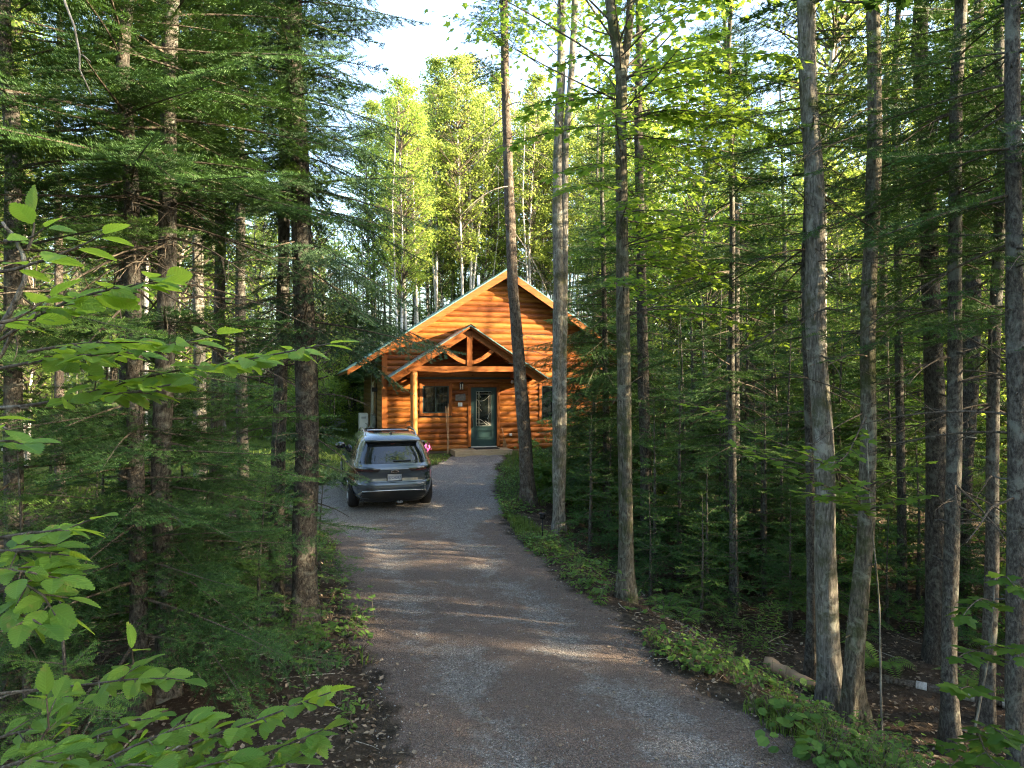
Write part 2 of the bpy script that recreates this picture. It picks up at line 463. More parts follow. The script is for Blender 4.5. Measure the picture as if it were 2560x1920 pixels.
# ------------------------------------------------------------------ cabin
def mat_wood(name, tone, knots=True, ax=0):
    t = NT(name)
    sc = [3.0, 3.0, 3.0]; sc[ax] = .35
    c = t.coords(tuple(sc)); c1 = t.coords()
    oi = t.n('ObjectInfo')
    f = t.noise(c, 6, 7, .65, 1.2); g = t.noise(c, 34, 4, .6)
    at_ = t.n('Attribute', attribute_name='tint')
    ff = t.math('ADD', t.math('MULTIPLY', f, .7), t.math('MULTIPLY', at_.outputs['Fac'], .3))
    col = t.ramp(ff, [(.36, tone[0]), (.5, tone[1]), (.64, tone[2])])
    col = t.mix(t.math('MULTIPLY', g, .28), col, tone[0])
    if knots:
        vo = t.n('TexVoronoi'); vo.inputs['Scale'].default_value = 1.0
        sk = [5.5, 5.5, 5.5]; sk[ax] = 2.2
        t.l(t.coords(tuple(sk)), vo.inputs['Vector'])
        kn = t.ramp(vo.outputs['Distance'], [(.035, (.9, .9, .9)), (.13, (0, 0, 0))])
        col = t.mix(kn, col, tuple(x*.28 for x in tone[0]))
    dirt = t.noise(c1, 2.2, 5, .6)
    col = t.mix(t.ramp(dirt, [(.5, (0, 0, 0)), (.85, (.4, .4, .4))]), col, tuple(x*.6 for x in tone[0]))
    MAT[name] = t.done(t.bsdf(col, .5, 0, .22, t.bump(t.math('ADD', f, t.math('MULTIPLY', g, .4)), .25, .006)))
ORANGE = ((.100, .026, .005), (.190, .059, .0102), (.300, .113, .021))
mat_wood('log_wood', ORANGE)
mat_wood('log_wood_side', ((.13, .070, .024), (.20, .112, .042), (.27, .16, .065)), ax=1)
mat_wood('trim_wood', ((.145, .041, .008), (.225, .070, .014), (.30, .106, .024)), ax=2)
mat_wood('beam_wood', ((.140, .039, .008), (.225, .072, .014), (.31, .114, .026)), ax=0)
mat_wood('post_wood', ((.24, .085, .018), (.34, .135, .032), (.43, .19, .052)), ax=2)
mat_wood('deck_wood', ((.24, .17, .10), (.34, .26, .16), (.42, .33, .22)), ax=0)
plain('green_metal', (.125, .255, .255), .32, .35, .5, vary=.10, scale=2)
plain('door_green', (.012, .036, .037), .38, 0, .5, vary=.15, scale=3, coat=.15)
plain('frame_green', (.016, .034, .032), .4, 0, .5)
plain('glass_dark', (.008, .011, .012), .04, 0, .6, vary=.3)
plain('lead_came', (.46, .47, .42), .32, .5, .5)
plain('curtain', (.055, .062, .060), .9, 0, .1, vary=.4, scale=9)
plain('black_metal', (.012, .012, .013), .42, .4, .4)
plain('white_plastic', (.72, .72, .70), .45, 0, .4, vary=.05)
plain('grey_plastic', (.40, .41, .39), .5, 0, .4, vary=.08)
plain('utility_grey', (.20, .215, .20), .5, .2, .4)
plain('pipe_white', (.62, .61, .56), .45, 0, .4)
plain('slate', (.13, .125, .12), .7, 0, .3, vary=.35, scale=14, bump=.4)
plain('paper', (.78, .78, .76), .8, 0, .2, vary=.04)
plain('rubber', (.014, .014, .015), .85, 0, .2, bump=.3)
plain('foundation', (.075, .055, .042), .9, 0, .2, bump=.4)
plain('lantern_glass', (.55, .55, .50), .2, 0, .5)
plain('straw', (.24, .15, .075), .9, 0, .1, vary=.35, scale=60)
plain('stick_wood', (.34, .22, .13), .7, 0, .2, vary=.4, scale=5)
plain('terracotta', (.23, .10, .06), .8, 0, .2)
plain('rock', (.30, .305, .30), .9, 0, .2, vary=.3, scale=4, bump=.6)
plain('chrome', (.75, .76, .78), .12, 1.0, .5)

CT, CD = .74, 9.5                   # gable centre along the front, depth of the house
TL, TR = -3.407, 4.886              # front corners
SLOPE = .645
APEX = 6.85
ROT = math.radians(15.5)
CAB = (-.98, 24.6)
def cab_world(t, d, z):
    c, s = math.cos(ROT), math.sin(ROT)
    return np.array([CAB[0] + t*c - d*s, CAB[1] + t*s + d*c, z])

def log_profile(n=7, depth=.055):
    k = np.linspace(0, 1, n); return k, depth*np.sin(np.pi*np.clip(k*.94+.03, 0, 1))**.62

def build_cabin():
    h = thing('log_cabin', 'orange-stained log cabin with green metal roof and timber porch', 'cabin', (CAB[0], CAB[1], 0), ROT)
    r = np.random.default_rng(4)
    K, B = log_profile()
    P = .188
    # front wall -------------------------------------------------------------
    wf = MB()
    def course(t0f, t1f, z0, tint):
        """one log course; t limits may depend on z"""
        zs = z0 + K*P
        a = np.array([t0f(z) for z in zs]); b = np.array([t1f(z) for z in zs])
        if (b-a).max() < .05: return
        b = np.maximum(a, b)
        cuts = [0.0]; x = r.uniform(.15, .45)
        while x < .95: cuts.append(x); x += r.uniform(.3, .6)
        cuts.append(1.0)
        Lw = float((b-a).max())
        for q0, q1 in zip(cuts[:-1], cuts[1:]):
            g = .003/max(Lw, .3)
            q0 += g if q0 > 0 else 0; q1 -= g if q1 < 1 else 0
            qs = np.linspace(q0, q1, max(2, int((q1-q0)*Lw/.5)+2))
            G = np.stack([np.stack([a + (b-a)*q, -B + r.normal(0, .0008), zs], -1) for q in qs], 1)
            wf.grid(G, tint=np.clip(tint + r.normal(0, .1), 0, 1))
    openings = [(-2.235, -1.125, 1.82, 2.93), (-.56, .56, .6, 2.90), (1.99, 3.1, 1.52, 2.93)]
    z = .63
    for i in range(13):
        zz = .63 + i*P; ti = r.uniform(.2, .8)
        segs = [(TL, TR)]
        for (o0, o1, oz0, oz1) in openings:
            if zz + P*.5 > oz0 and zz + P*.5 < oz1:
                segs = [y for (s0, s1) in segs for y in (((s0, o0), (o1, s1)) if s0 < o0 < s1 else ((s0, s1),))]
        for s0, s1 in segs:
            course(lambda z, s0=s0: s0, lambda z, s1=s1: s1, zz, ti)
    zz = 3.13
    while zz < APEX - .3:
        ti = r.uniform(.2, .8)
        course(lambda z: max(TL, CT-(APEX-.2-z)/SLOPE), lambda z: min(TR, CT+(APEX-.2-z)/SLOPE), zz, ti)
        zz += P
    front = wf.build('front_wall', MAT['log_wood'], h, smooth=True)
    # sheathing behind the logs, with the real openings left out
    bk = MB()
    for (a, b, z0, z1) in ((TL+.01, -2.2, .5, 3.2), (-2.2, -1.15, .5, 1.86), (-2.2, -1.15, 2.9, 3.2), (-1.15, -.5, .5, 3.2), (-.5, .5, 2.86, 3.2), (.5, 2.03, .5, 3.2), (2.03, 3.06, .5, 1.56), (2.03, 3.06, 2.9, 3.2), (3.06, TR-.01, .5, 3.2)):
        bk.box((a, .004, z0), (b, .10, z1))
    bk.prism([(TL+.02, 3.21), (TR-.02, 3.21), (TR-.02, 3.9), (CT, APEX-.24), (TL+.02, 3.93)], 1, .004, .10)
    bk.build('wall_sheathing', MAT['foundation'], h)
    # left (side) wall
    ws = MB()
    zz = .63; i = 0
    while zz < 3.86:
        zs = zz + K*P; ds = np.linspace(.02, CD, 12)
        ws.grid(np.stack([np.stack([np.full(len(K), TL) - B, np.full(len(K), d), zs], -1) for d in ds], 1), tint=r.uniform(.2, .8))
        zz += P
    ws.box((TL+.004, .12, .5), (TL+.10, CD, 3.9)); ws.build('side_wall', MAT['log_wood_side'], h, smooth=False)
    wr = MB(); wr.box((TR-.10, .12, .5), (TR, CD, 3.9)); wr.box((TL+.11, CD-.1, .5), (TR-.11, CD, 3.9)); wr.build('rear_walls'.rstrip('s'), MAT['log_wood'], h)
    fd = MB(); fd.box((TL+.03, .03, -.2), (TR-.03, CD-.03, .63)); fd.build('foundation', MAT['foundation'], h)
    # corner boards and the dark band below the gable
    for nm, (a, b) in (('corner_board', (TL-.085, TL+.10)), ('corner_board', (TR-.10, TR+.085))):
        c = MB(); c.bbox((a, -.085, .56), (b, .02, 3.9 if a < 0 else 3.9), .012); c.build(nm, MAT['trim_wood'], h)
    c = MB(); c.box((TL+.105, -.062, 3.076), (TR-.105, .0, 3.128)); c.build('drip_band', MAT['frame_green'], h)
    # roof ------------------------------------------------------------------
    OV = 5.37; FR = -.45; BK = CD+.45
    rf = MB()
    for s in (-1, 1):
        e = CT + s*OV
        for (zo, th, d0, d1, mt, x0, x1) in ((0, .035, FR-.03, BK+.03, 0, 0, OV+.03), (-.037, .11, FR+.02, BK-.02, 1, .03, OV-.03)):
            pts = [(CT+s*x0, APEX-SLOPE*x0+zo), (CT+s*x1, APEX-SLOPE*x1+zo), (CT+s*x1, APEX-SLOPE*x1+zo-th), (CT+s*x0, APEX-SLOPE*x0+zo-th)]
            if s > 0: pts = pts[::-1]
            rf.prism(pts, 1, d0, d1, mt)
        for x in np.arange(.25, OV, .42):     # standing ribs of the metal sheet
            p = np.array([CT+s*x, 0, APEX-SLOPE*x+.012])
            rf.prism([(p[0]-.02, p[2]-.012+.013*s), (p[0]+.02, p[2]-.012-.013*s), (p[0]+.008, p[2]+.014), (p[0]-.008, p[2]+.014)], 1, FR-.03, BK+.03, 0)
    rf.build('roof', [MAT['green_metal'], MAT['trim_wood']], h)
    for s in (-1, 1):
        b = MB()
        def y(x): return APEX-SLOPE*x-.04
        pts = [(CT+s*.003, y(0)), (CT+s*(OV-.02), y(OV-.02)), (CT+s*(OV-.02), y(OV-.02)-.17), (CT+s*.003, y(0)-.26)]
        if s > 0: pts = pts[::-1]
        b.prism(pts, 1, FR-.025, FR+.018)
        b.build('rake_board', MAT['beam_wood'], h)
    rc = MB()
    for s in (-1, 1):
        pts = [(CT, APEX+.03), (CT+s*.2, APEX+.03-SLOPE*.2), (CT+s*.2, APEX+.015-SLOPE*.2), (CT, APEX+.012)]
        if s > 0: pts = pts[::-1]
        rc.prism(pts, 1, FR-.045, BK+.045)
    rc.build('ridge_cap', MAT['green_metal'], h)
    vp = MB(); vp.tube([(.5, 3.0, 6.5), (.5, 3.0, 7.12)], .055, 12, cap=True); vp.build('vent_pipe', MAT['white_plastic'], h, True)
    # porch -------------------------------------------------------------------
    PC, PA, PO = -.79, 4.80, 2.60
    pr = MB()
    for s in (-1, 1):
        for (zo, th, d0, d1, mt, x0, x1) in ((0, .03, -1.58, -.062, 0, 0, PO+.02), (-.032, .06, -1.54, -.062, 1, .02, PO-.02)):
            pts = [(PC+s*x0, PA-SLOPE*x0+zo), (PC+s*x1, PA-SLOPE*x1+zo), (PC+s*x1, PA-SLOPE*x1+zo-th), (PC+s*x0, PA-SLOPE*x0+zo-th)]
            if s > 0: pts = pts[::-1]
            pr.prism(pts, 1, d0, d1, mt)
        for x in np.arange(.25, PO, .42):
            px, pz = PC+s*x, PA-SLOPE*x+.012
            pr.prism([(px-.02, pz-.012+.013*s), (px+.02, pz-.012-.013*s), (px+.008, pz+.013), (px-.008, pz+.013)], 1, -1.58, -.062, 0)
    pr.build('porch_roof', [MAT['green_metal'], MAT['trim_wood']], h)
    pc = MB()
    for s in (-1, 1):
        pts = [(PC, PA+.03), (PC+s*.16, PA+.03-SLOPE*.16), (PC+s*.16, PA+.016-SLOPE*.16), (PC, PA+.014)]
        if s > 0: pts = pts[::-1]
        pc.prism(pts, 1, -1.6, -.06)
    pc.build('porch_ridge_cap', MAT['black_metal'], h)
    for s in (-1, 1):
        b = MB()
        def y(x): return PA-SLOPE*x-.094
        pts = [(PC+s*.092, y(.092)), (PC+s*(PO-.06), y(PO-.06)), (PC+s*(PO-.06), y(PO-.06)-.14), (PC+s*(PO-.3), y(PO-.3)-.215), (PC+s*.092, y(.092)-.215)]
        if s > 0: pts = pts[::-1]
        b.prism(pts, 1, -1.37, -1.22); b.build('rafter', MAT['beam_wood'], h)
    b = MB()
    xs = np.linspace(-2.78, 1.2, 60)
    low = 3.30 + .022*np.sin((xs+1.0)*2.3)*np.exp(-((xs+1.6)/1.0)**2) + .008*np.sin(xs*5)
    top = np.full_like(xs, 3.475)
    b.prism([(x, z) for x, z in zip(xs, low)] + [(x, z) for x, z in zip(xs[::-1], top)], 1, -1.385, -1.20)
    b.build('tie_beam', MAT['beam_wood'], h)
    b = MB(); b.bbox((PC-.09, -1.375, 3.478), (PC+.09, -1.21, 4.62), .01); b.build('king_post', MAT['trim_wood'], h)
    for s in (-1, 1):
        b = MB(); th = np.linspace(0, 1, 14)
        cx = PC + s*(.09 + .80*th); cz = 3.60 + .50*th**1.55
        nx = -np.gradient(cz); nz = np.gradient(cx); nn = np.hypot(nx, nz); nx, nz = nx/nn*.065, nz/nn*.065
        if s > 0: pass
        p1 = list(zip(cx+nx, cz+nz)); p2 = list(zip(cx-nx, cz-nz))
        b.prism(p1 + p2[::-1], 1, -1.345, -1.24); b.build('curved_brace', MAT['beam_wood'], h)
    for t in (-2.583, 1.0):
        b = MB(); zz = np.linspace(.35, 3.30, 26)
        rr = .112 + .004*np.sin(zz*3.1+t) + .003*np.sin(zz*11)
        pts = np.stack([t+.008*np.sin(zz*1.7), -1.295+.006*np.cos(zz*2.1), zz], -1)
        b.tube(pts, rr, 18); b.build('porch_post', MAT['post_wood'], h, True)
    for t in (-2.583, 1.0):
        b = MB(); b.bbox((t-.075, -1.195, 3.10), (t+.075, -.062, 3.29), .008); b.build('porch_plate', MAT['beam_wood'], h)
    # ---- door
    d = MB(); d.bbox((-.457, -.012, .755), (.457, .032, 2.785), .006)
    def frame(m, x0, x1, z0, z1, w_, y0, y1, mat=0):
        m.box((x0, y0, z0), (x1, y1, z0+w_), mat); m.box((x0, y0, z1-w_), (x1, y1, z1), mat)
        m.box((x0, y0, z0+w_), (x0+w_, y1, z1-w_), mat); m.box((x1-w_, y0, z0+w_), (x1, y1, z1-w_), mat)
    frame(d, -.30, .30, 1.41, 2.68, .035, -.030, -.0125)
    frame(d, -.29, .29, 1.00, 1.31, .022, -.024, -.0125)
    d.bbox((-.24, -.022, 1.05), (.24, -.013, 1.26), .004)
    door = d.build('door', MAT['door_green'], h)
    g = MB(); g.box((-.262, -.020, 1.448), (.262, -.014, 2.642)); g.build('door_glass', MAT['glass_dark'], door)
    cm = MB()
    def line(pts, wd=.006):
        cm.tube([(p[0], -.0225, p[1]) for p in pts], wd/2*1.3, 5)
    frame(cm, -.262, .262, 1.448, 2.642, .012, -.0245, -.0205)
    for ins, wd in ((.075, .006), (.105, .005)):
        for p in (((-.262+ins, 1.45), (-.262+ins, 2.64)), ((.262-ins, 1.45), (.262-ins, 2.64)), ((-.26, 1.448+ins), (.26, 1.448+ins)), ((-.26, 2.642-ins), (.26, 2.642-ins))): line(p, wd)
    k = np.linspace(0, 1, 14)
    line(np.stack([-.26+.5*k, 2.36-.10*np.sin(k*2.6)+.26*k**2], -1), .009)
    line(np.stack([-.26+.16*k, 2.36-.16*k+.05*np.sin(k*5)], -1), .008)
    line(np.stack([-.26+.52*k, 1.70-.20*k**.7+.05*np.sin(k*6)], -1), .010)
    line(np.stack([.26-.14*k, 1.92-.20*k+.03*np.sin(k*5)], -1), .008)
    line(np.stack([.05+.20*k, 1.62-.15*k], -1), .010)
    line(np.stack([-.22+.14*k, 2.08-.10*k+.03*np.sin(k*4)], -1), .007)
    line(np.stack([-.20+.10*k, 2.62-.20*k], -1), .006)
    cm.build('door_caming', MAT['lead_came'], door)
    hd = MB(); hd.tube([(-.405, -.05, 1.42), (-.405, -.075, 1.52), (-.405, -.075, 1.66), (-.405, -.05, 1.74)], .012, 8); hd.box((-.425, -.034, 1.40), (-.385, -.013, 1.78)); hd.tube([(-.405, -.013, 1.86), (-.405, -.045, 1.86)], .028, 12)
    hd.build('door_handle', MAT['black_metal'], door)
    cs = MB()
    cs.bbox((-.565, -.075, .74), (-.460, .03, 2.79), .008); cs.bbox((.460, -.075, .74), (.565, .03, 2.79), .008); cs.bbox((-.565, -.076, 2.792), (.565, .03, 2.905), .008)
    cs.build('door_casing', MAT['trim_wood'], h)
    th_ = MB(); th_.box((-.46, -.10, .722), (.46, .03, .752)); th_.build('door_sill', MAT['grey_plastic'], h)
    # ---- windows
    def window(t0, t1, z0, z1, grid_right):
        f = MB()
        f.bbox((t0-.105, -.075, z0-.10), (t0-.001, .03, z1+.10), .008); f.bbox((t1+.001, -.075, z0-.10), (t1+.105, .03, z1+.10), .008)
        f.bbox((t0, -.074, z1+.002), (t1, .03, z1+.10), .008); f.bbox((t0, -.074, z0-.10), (t1, .03, z0-.002), .008)
        wnd = f.build('window', MAT['trim_wood'], h)
        sash = MB(); frame(sash, t0, t1, z0, z1, .035, -.05, .03); m_ = (t0+t1)/2
        sash.box((m_-.02, -.048, z0+.035), (m_+.02, .02, z1-.035))
        if grid_right:
            for x in (m_+.02+(t1-m_-.055)/3*np.array([1, 2])): sash.box((x-.005, -.022, z0+.036), (x+.005, -.014, z1-.036))
            for zz in z0+(z1-z0)*np.array([.36, .68]): sash.box((m_+.021, -.0215, zz-.005), (t1-.036, -.0145, zz+.005))
        sash.build('sash', MAT['frame_green'], wnd)
        p = MB(); p.box((t0+.034, -.008, z0+.034), (m_-.019, -.002, z1-.034)); p.box((m_+.019, -.008, z0+.034), (t1-.034, -.002, z1-.034)); p.build('pane', MAT['glass_dark'], wnd)
    window(-2.131, -1.227, 1.92, 2.83, True)
    window(2.096, 3.0, 1.62, 2.83, False)
    # ---- service run on the side wall
    for dd, wdt in ((2.1, .022), (4.35, .022)):
        m = MB(); m.tube([(TL-.085, dd, .8), (TL-.085, dd, 3.75)], wdt, 8); m.build('conduit', MAT['black_metal'] if dd < 3 else MAT['grey_plastic'], h, True)
    m = MB(); m.tube([(TL-.10, 3.3, 1.75), (TL-.10, 3.3, 2.95), (TL-.02, 3.3, 3.02)], .036, 10); m.build('conduit', MAT['pipe_white'], h, True)
    m = MB(); m.bbox((TL-.20, 2.75, 1.30), (TL-.06, 3.35, 1.80), .01); m.bbox((TL-.18, 2.3, 1.42), (TL-.06, 2.6, 1.72), .01); m.build('electric_box', MAT['utility_grey'], h)
    m = MB(); m.tube([(TL-.12, 3.0, 1.30), (TL-.12, 3.0, .6)], .05, 10); m.tube([(TL-.12, 3.55, .62), (TL-.12, 3.55, 1.15), (TL-.14, 3.3, 1.3)], .03, 8); m.build('conduit', MAT['grey_plastic'], h, True)
    m = MB(); m.bbox((TL-.24, 2.0, 2.62), (TL-.05, 2.18, 2.78), .01); m.build('side_floodlight', MAT['black_metal'], h)
    # ---- wall outlet
    m = MB(); m.bbox((.905, -.105, 1.09), (.995, -.05, 1.18), .006); m.build('outlet_cover', MAT['grey_plastic'], h)
    return h
cabin = build_cabin()

def cab_thing(name, label, cat, t, d, z):
    p = cab_world(t, d, z)
    return thing(name, label, cat, tuple(p), ROT)

# step, mat, and the small things by the door
o = cab_thing('porch_step', 'low plank step of pale weathered boards below the cabin door', 'step', 0, 0, 0)
m = MB()
for i in range(6):
    m.bbox((-1.21, -.105-(i+1)*.148+.004, .665), (.77, -.105-i*.148-.002, .70), .004)
m.build('step_top', MAT['deck_wood'], o)
m = MB(); m.box((-1.19, -.985, .40), (.75, -.955, .664)); m.box((-1.19, -.953, .40), (-1.16, -.11, .664)); m.box((.72, -.953, .40), (.75, -.11, .664)); m.build('step_riser', MAT['deck_wood'], o)
m = MB(); p = cab_world(0, -.40, .7); m.bbox((-.42, -.24, .001), (.42, .24, .016), .005)
o = m.build('door_mat', MAT['rubber']); o.location = p; o.rotation_euler = (0, 0, ROT); tag(o, 'thin black doormat on the step before the green door', 'doormat')

o = cab_thing('wall_lantern', 'small black wall lantern with two pale glass tubes beside the door', 'lantern', -.81, -.06, 2.84)
m = MB(); m.bbox((-.05, -.03, -.05), (.05, .0, .10), .006); m.tube([(0, -.02, .08), (0, -.10, .12)], .010, 6); m.prism([(-.08, .07), (.08, .07), (.02, .13), (-.02, .13)], 1, -.16, -.05); m.box((-.075, -.155, -.14), (.075, -.055, -.125)); m.build('lantern_frame', MAT['black_metal'], o)
for x in (-.035, .035):
    m = MB(); m.tube([(x, -.105, -.124), (x, -.105, .068)], .020, 8); m.build('glass_tube', MAT['lantern_glass'], o, True)
o = cab_thing('slate_sign', 'grey slate plaque with a ragged edge hung beneath the lantern', 'sign', -.83, -.062, 2.45)
m = MB(); m.prism([(-.18, -.12), (.17, -.115), (.178, .02), (.16, .125), (.05, .10), (-.08, .095), (-.172, .085)], 1, -.022, 0); m.build('slate', MAT['slate'], o)
o = cab_thing('paper_notice', 'small white paper notice pinned under the slate plaque', 'notice', -.84, -.062, 2.20)
m = MB(); m.box((-.075, -.006, -.065), (.075, 0, .065)); m.build('sheet', MAT['paper'], o)
m = MB()
for q in range(4): m.box((-.055, -.0085, .035-q*.025), (.05-.02*(q % 2), -.0065, .042-q*.025))
m.build('printed_lines', MAT['utility_grey'], o)
o = cab_thing('floodlight', 'white twin-head floodlight high on the wall of the porch', 'floodlight', 1.03, -.07, 2.98)
m = MB(); m.tube([(0, .02, 0), (0, -.04, 0)], .05, 12); m.build('bracket', MAT['white_plastic'], o, True)
for s in (-1, 1):
    m = MB(); m.tube([(s*.02, -.04, 0), (s*.05, -.09, -.03*s), (s*.06, -.11, -.03*s)], [.018, .02, .03], 8); m.tube([(s*.06, -.11, -.03*s), (s*.075, -.20, -.05-.03*s)], [.035, .055], 12); m.build('lamp_head', MAT['white_plastic'], o, True)
o = cab_thing('whisk_broom', 'short straw broom leaning on the wall next to the door', 'broom', .68, -.20, .70)
m = MB(); m.tube([(.02, .06, .30), (-.06, .11, .72)], .011, 7); m.build('broom_handle', MAT['stick_wood'], o, True)
m = MB()
for q in range(60):
    a = RNG.uniform(-1, 1); b = RNG.uniform(-1, 1)
    m.tube([(.02+.015*a, .06+.012*b, .32), (.045+.085*a, .03+.03*b, .0+.02*RNG.uniform())], .004, 4)
m.build('bristles', MAT['straw'], o)
o = cab_thing('walking_stick', 'forked pale walking stick propped against the logs by the window', 'stick', -1.34, -.38, hz(*cab_world(-1.34, -.38, 0)[:2]))
m = MB(); k = np.linspace(0, 1, 12)
m.tube(np.stack([.02*np.sin(k*5), .18*k, 1.62*k], -1), .016-.004*k, 7)
m.tube(np.stack([.035+.02*np.sin(k*4+1)+.05*k**2, .02+.19*k, 1.72*k], -1), .013-.004*k, 7)
m.build('stick', MAT['stick_wood'], o, True)

# heat pump at the side wall
o = cab_thing('heat_pump', 'pale grey outdoor heat pump unit beside the cabin side wall', 'heat pump', TL-.36, 4.9, hz(*cab_world(TL-.36, 4.9, 0)[:2])-.16)
m = MB(); m.bbox((-.17, -.42, .36), (.17, .42, 1.10), .02); m.build('casing', MAT['white_plastic'], o)
m = MB(); m.box((-.10, -.432, .90), (.08, -.4205, .98)); m.build('handle_recess', MAT['grey_plastic'], o)
m = MB()
for q in np.linspace(.44, 1.02, 14): m.box((-.183, -.36, q-.012), (-.1705, .36, q+.008))
m.build('fan_grille', MAT['grey_plastic'], o)
for yy in (-.3, .3):
    m = MB(); m.box((-.2, yy-.03, -.1), (.2, yy+.03, .358)); m.build('stand', MAT['utility_grey'], o)
m = MB(); k = np.linspace(0, 1, 14); m.tube(np.stack([.08+.22*k, -.43-.05*np.sin(k*3.1), .5+.12*np.sin(k*9)], -1), .025, 8); m.tube(np.stack([.05+.25*k, -.45-.04*np.sin(k*3.1), .62+.1*np.sin(k*7+1)], -1), .02, 8); m.build('hoses'.rstrip('s'), MAT['grey_plastic'], o, True)

# rock on the lawn
def rock(name, label, loc, size, seed):
    r = np.random.default_rng(seed)
    u = np.linspace(0, np.pi, 22); v = np.linspace(0, 2*np.pi, 33)
    U, V = np.meshgrid(u, v, indexing='ij')
    d = np.stack([np.sin(U)*np.cos(V), np.sin(U)*np.sin(V), np.cos(U)], -1)
    k = 1 + .14*vnoise(d[..., 0]*3+seed, d[..., 1]*3+d[..., 2]*2, seed) + .05*vnoise(d[..., 0]*9, d[..., 1]*9+d[..., 2]*7, seed+1)
    d = np.sign(d)*np.abs(d)**.8 * k[..., None] * np.array(size)
    d[:, -1] = d[:, 0]
    m = MB(); m.grid(d[:, ::-1]); o = m.build(name, MAT['rock'], smooth=True); o.location = loc
    return tag(o, label, 'rock')
q = on_ground(716, 919)
rock('boulder', 'flat pale grey boulder lying in the grass near the cabin', (q[0], q[1], q[2]+.04), (.72, .5, .26), 3)

# ------------------------------------------------------------------ the parked car
plain('car_paint', (.082, .102, .122), .24, .5, .5, coat=1.0, vary=.03)
plain('car_glass', (.010, .012, .014), .03, 0, .7, vary=.1)
plain('car_cladding', (.016, .017, .018), .55, 0, .4)
plain('car_gloss_black', (.010, .010, .011), .12, 0, .5, coat=.6)
plain('lamp_smoke', (.020, .012, .012), .12, 0, .6, coat=1.0)
plain('lamp_red', (.11, .010, .010), .15, 0, .6, coat=1.0)
plain('tyre_rubber', (.016, .016, .017), .85, 0, .25, bump=.2)
plain('rim_metal', (.30, .30, .31), .3, .9, .5)
plain('plate_face', (.30, .33, .37), .45, 0, .4, vary=.05)
plain('plate_ink', (.035, .05, .13), .5, 0, .3)
plain('trim_silver', (.42, .43, .44), .25, .8, .5)

def text_mesh(name, body, size, mat, parent, loc, rot, depth=.0015, sx=1.0):
    cu = bpy.data.curves.new(name, 'FONT'); cu.body = body; cu.size = size; cu.extrude = depth
    cu.align_x = 'CENTER'; cu.align_y = 'CENTER'
    tmp = bpy.data.objects.new(name+'_curve', cu); COL.objects.link(tmp)
    dg = bpy.context.evaluated_depsgraph_get()
    me = bpy.data.meshes.new_from_object(tmp.evaluated_get(dg))
    bpy.data.objects.remove(tmp)
    me.materials.clear(); me.materials.append(mat)
    o = bpy.data.objects.new(name, me); COL.objects.link(o); o.parent = parent
    o.location = loc; o.rotation_euler = rot; o.scale = (sx, 1, 1)
    return o

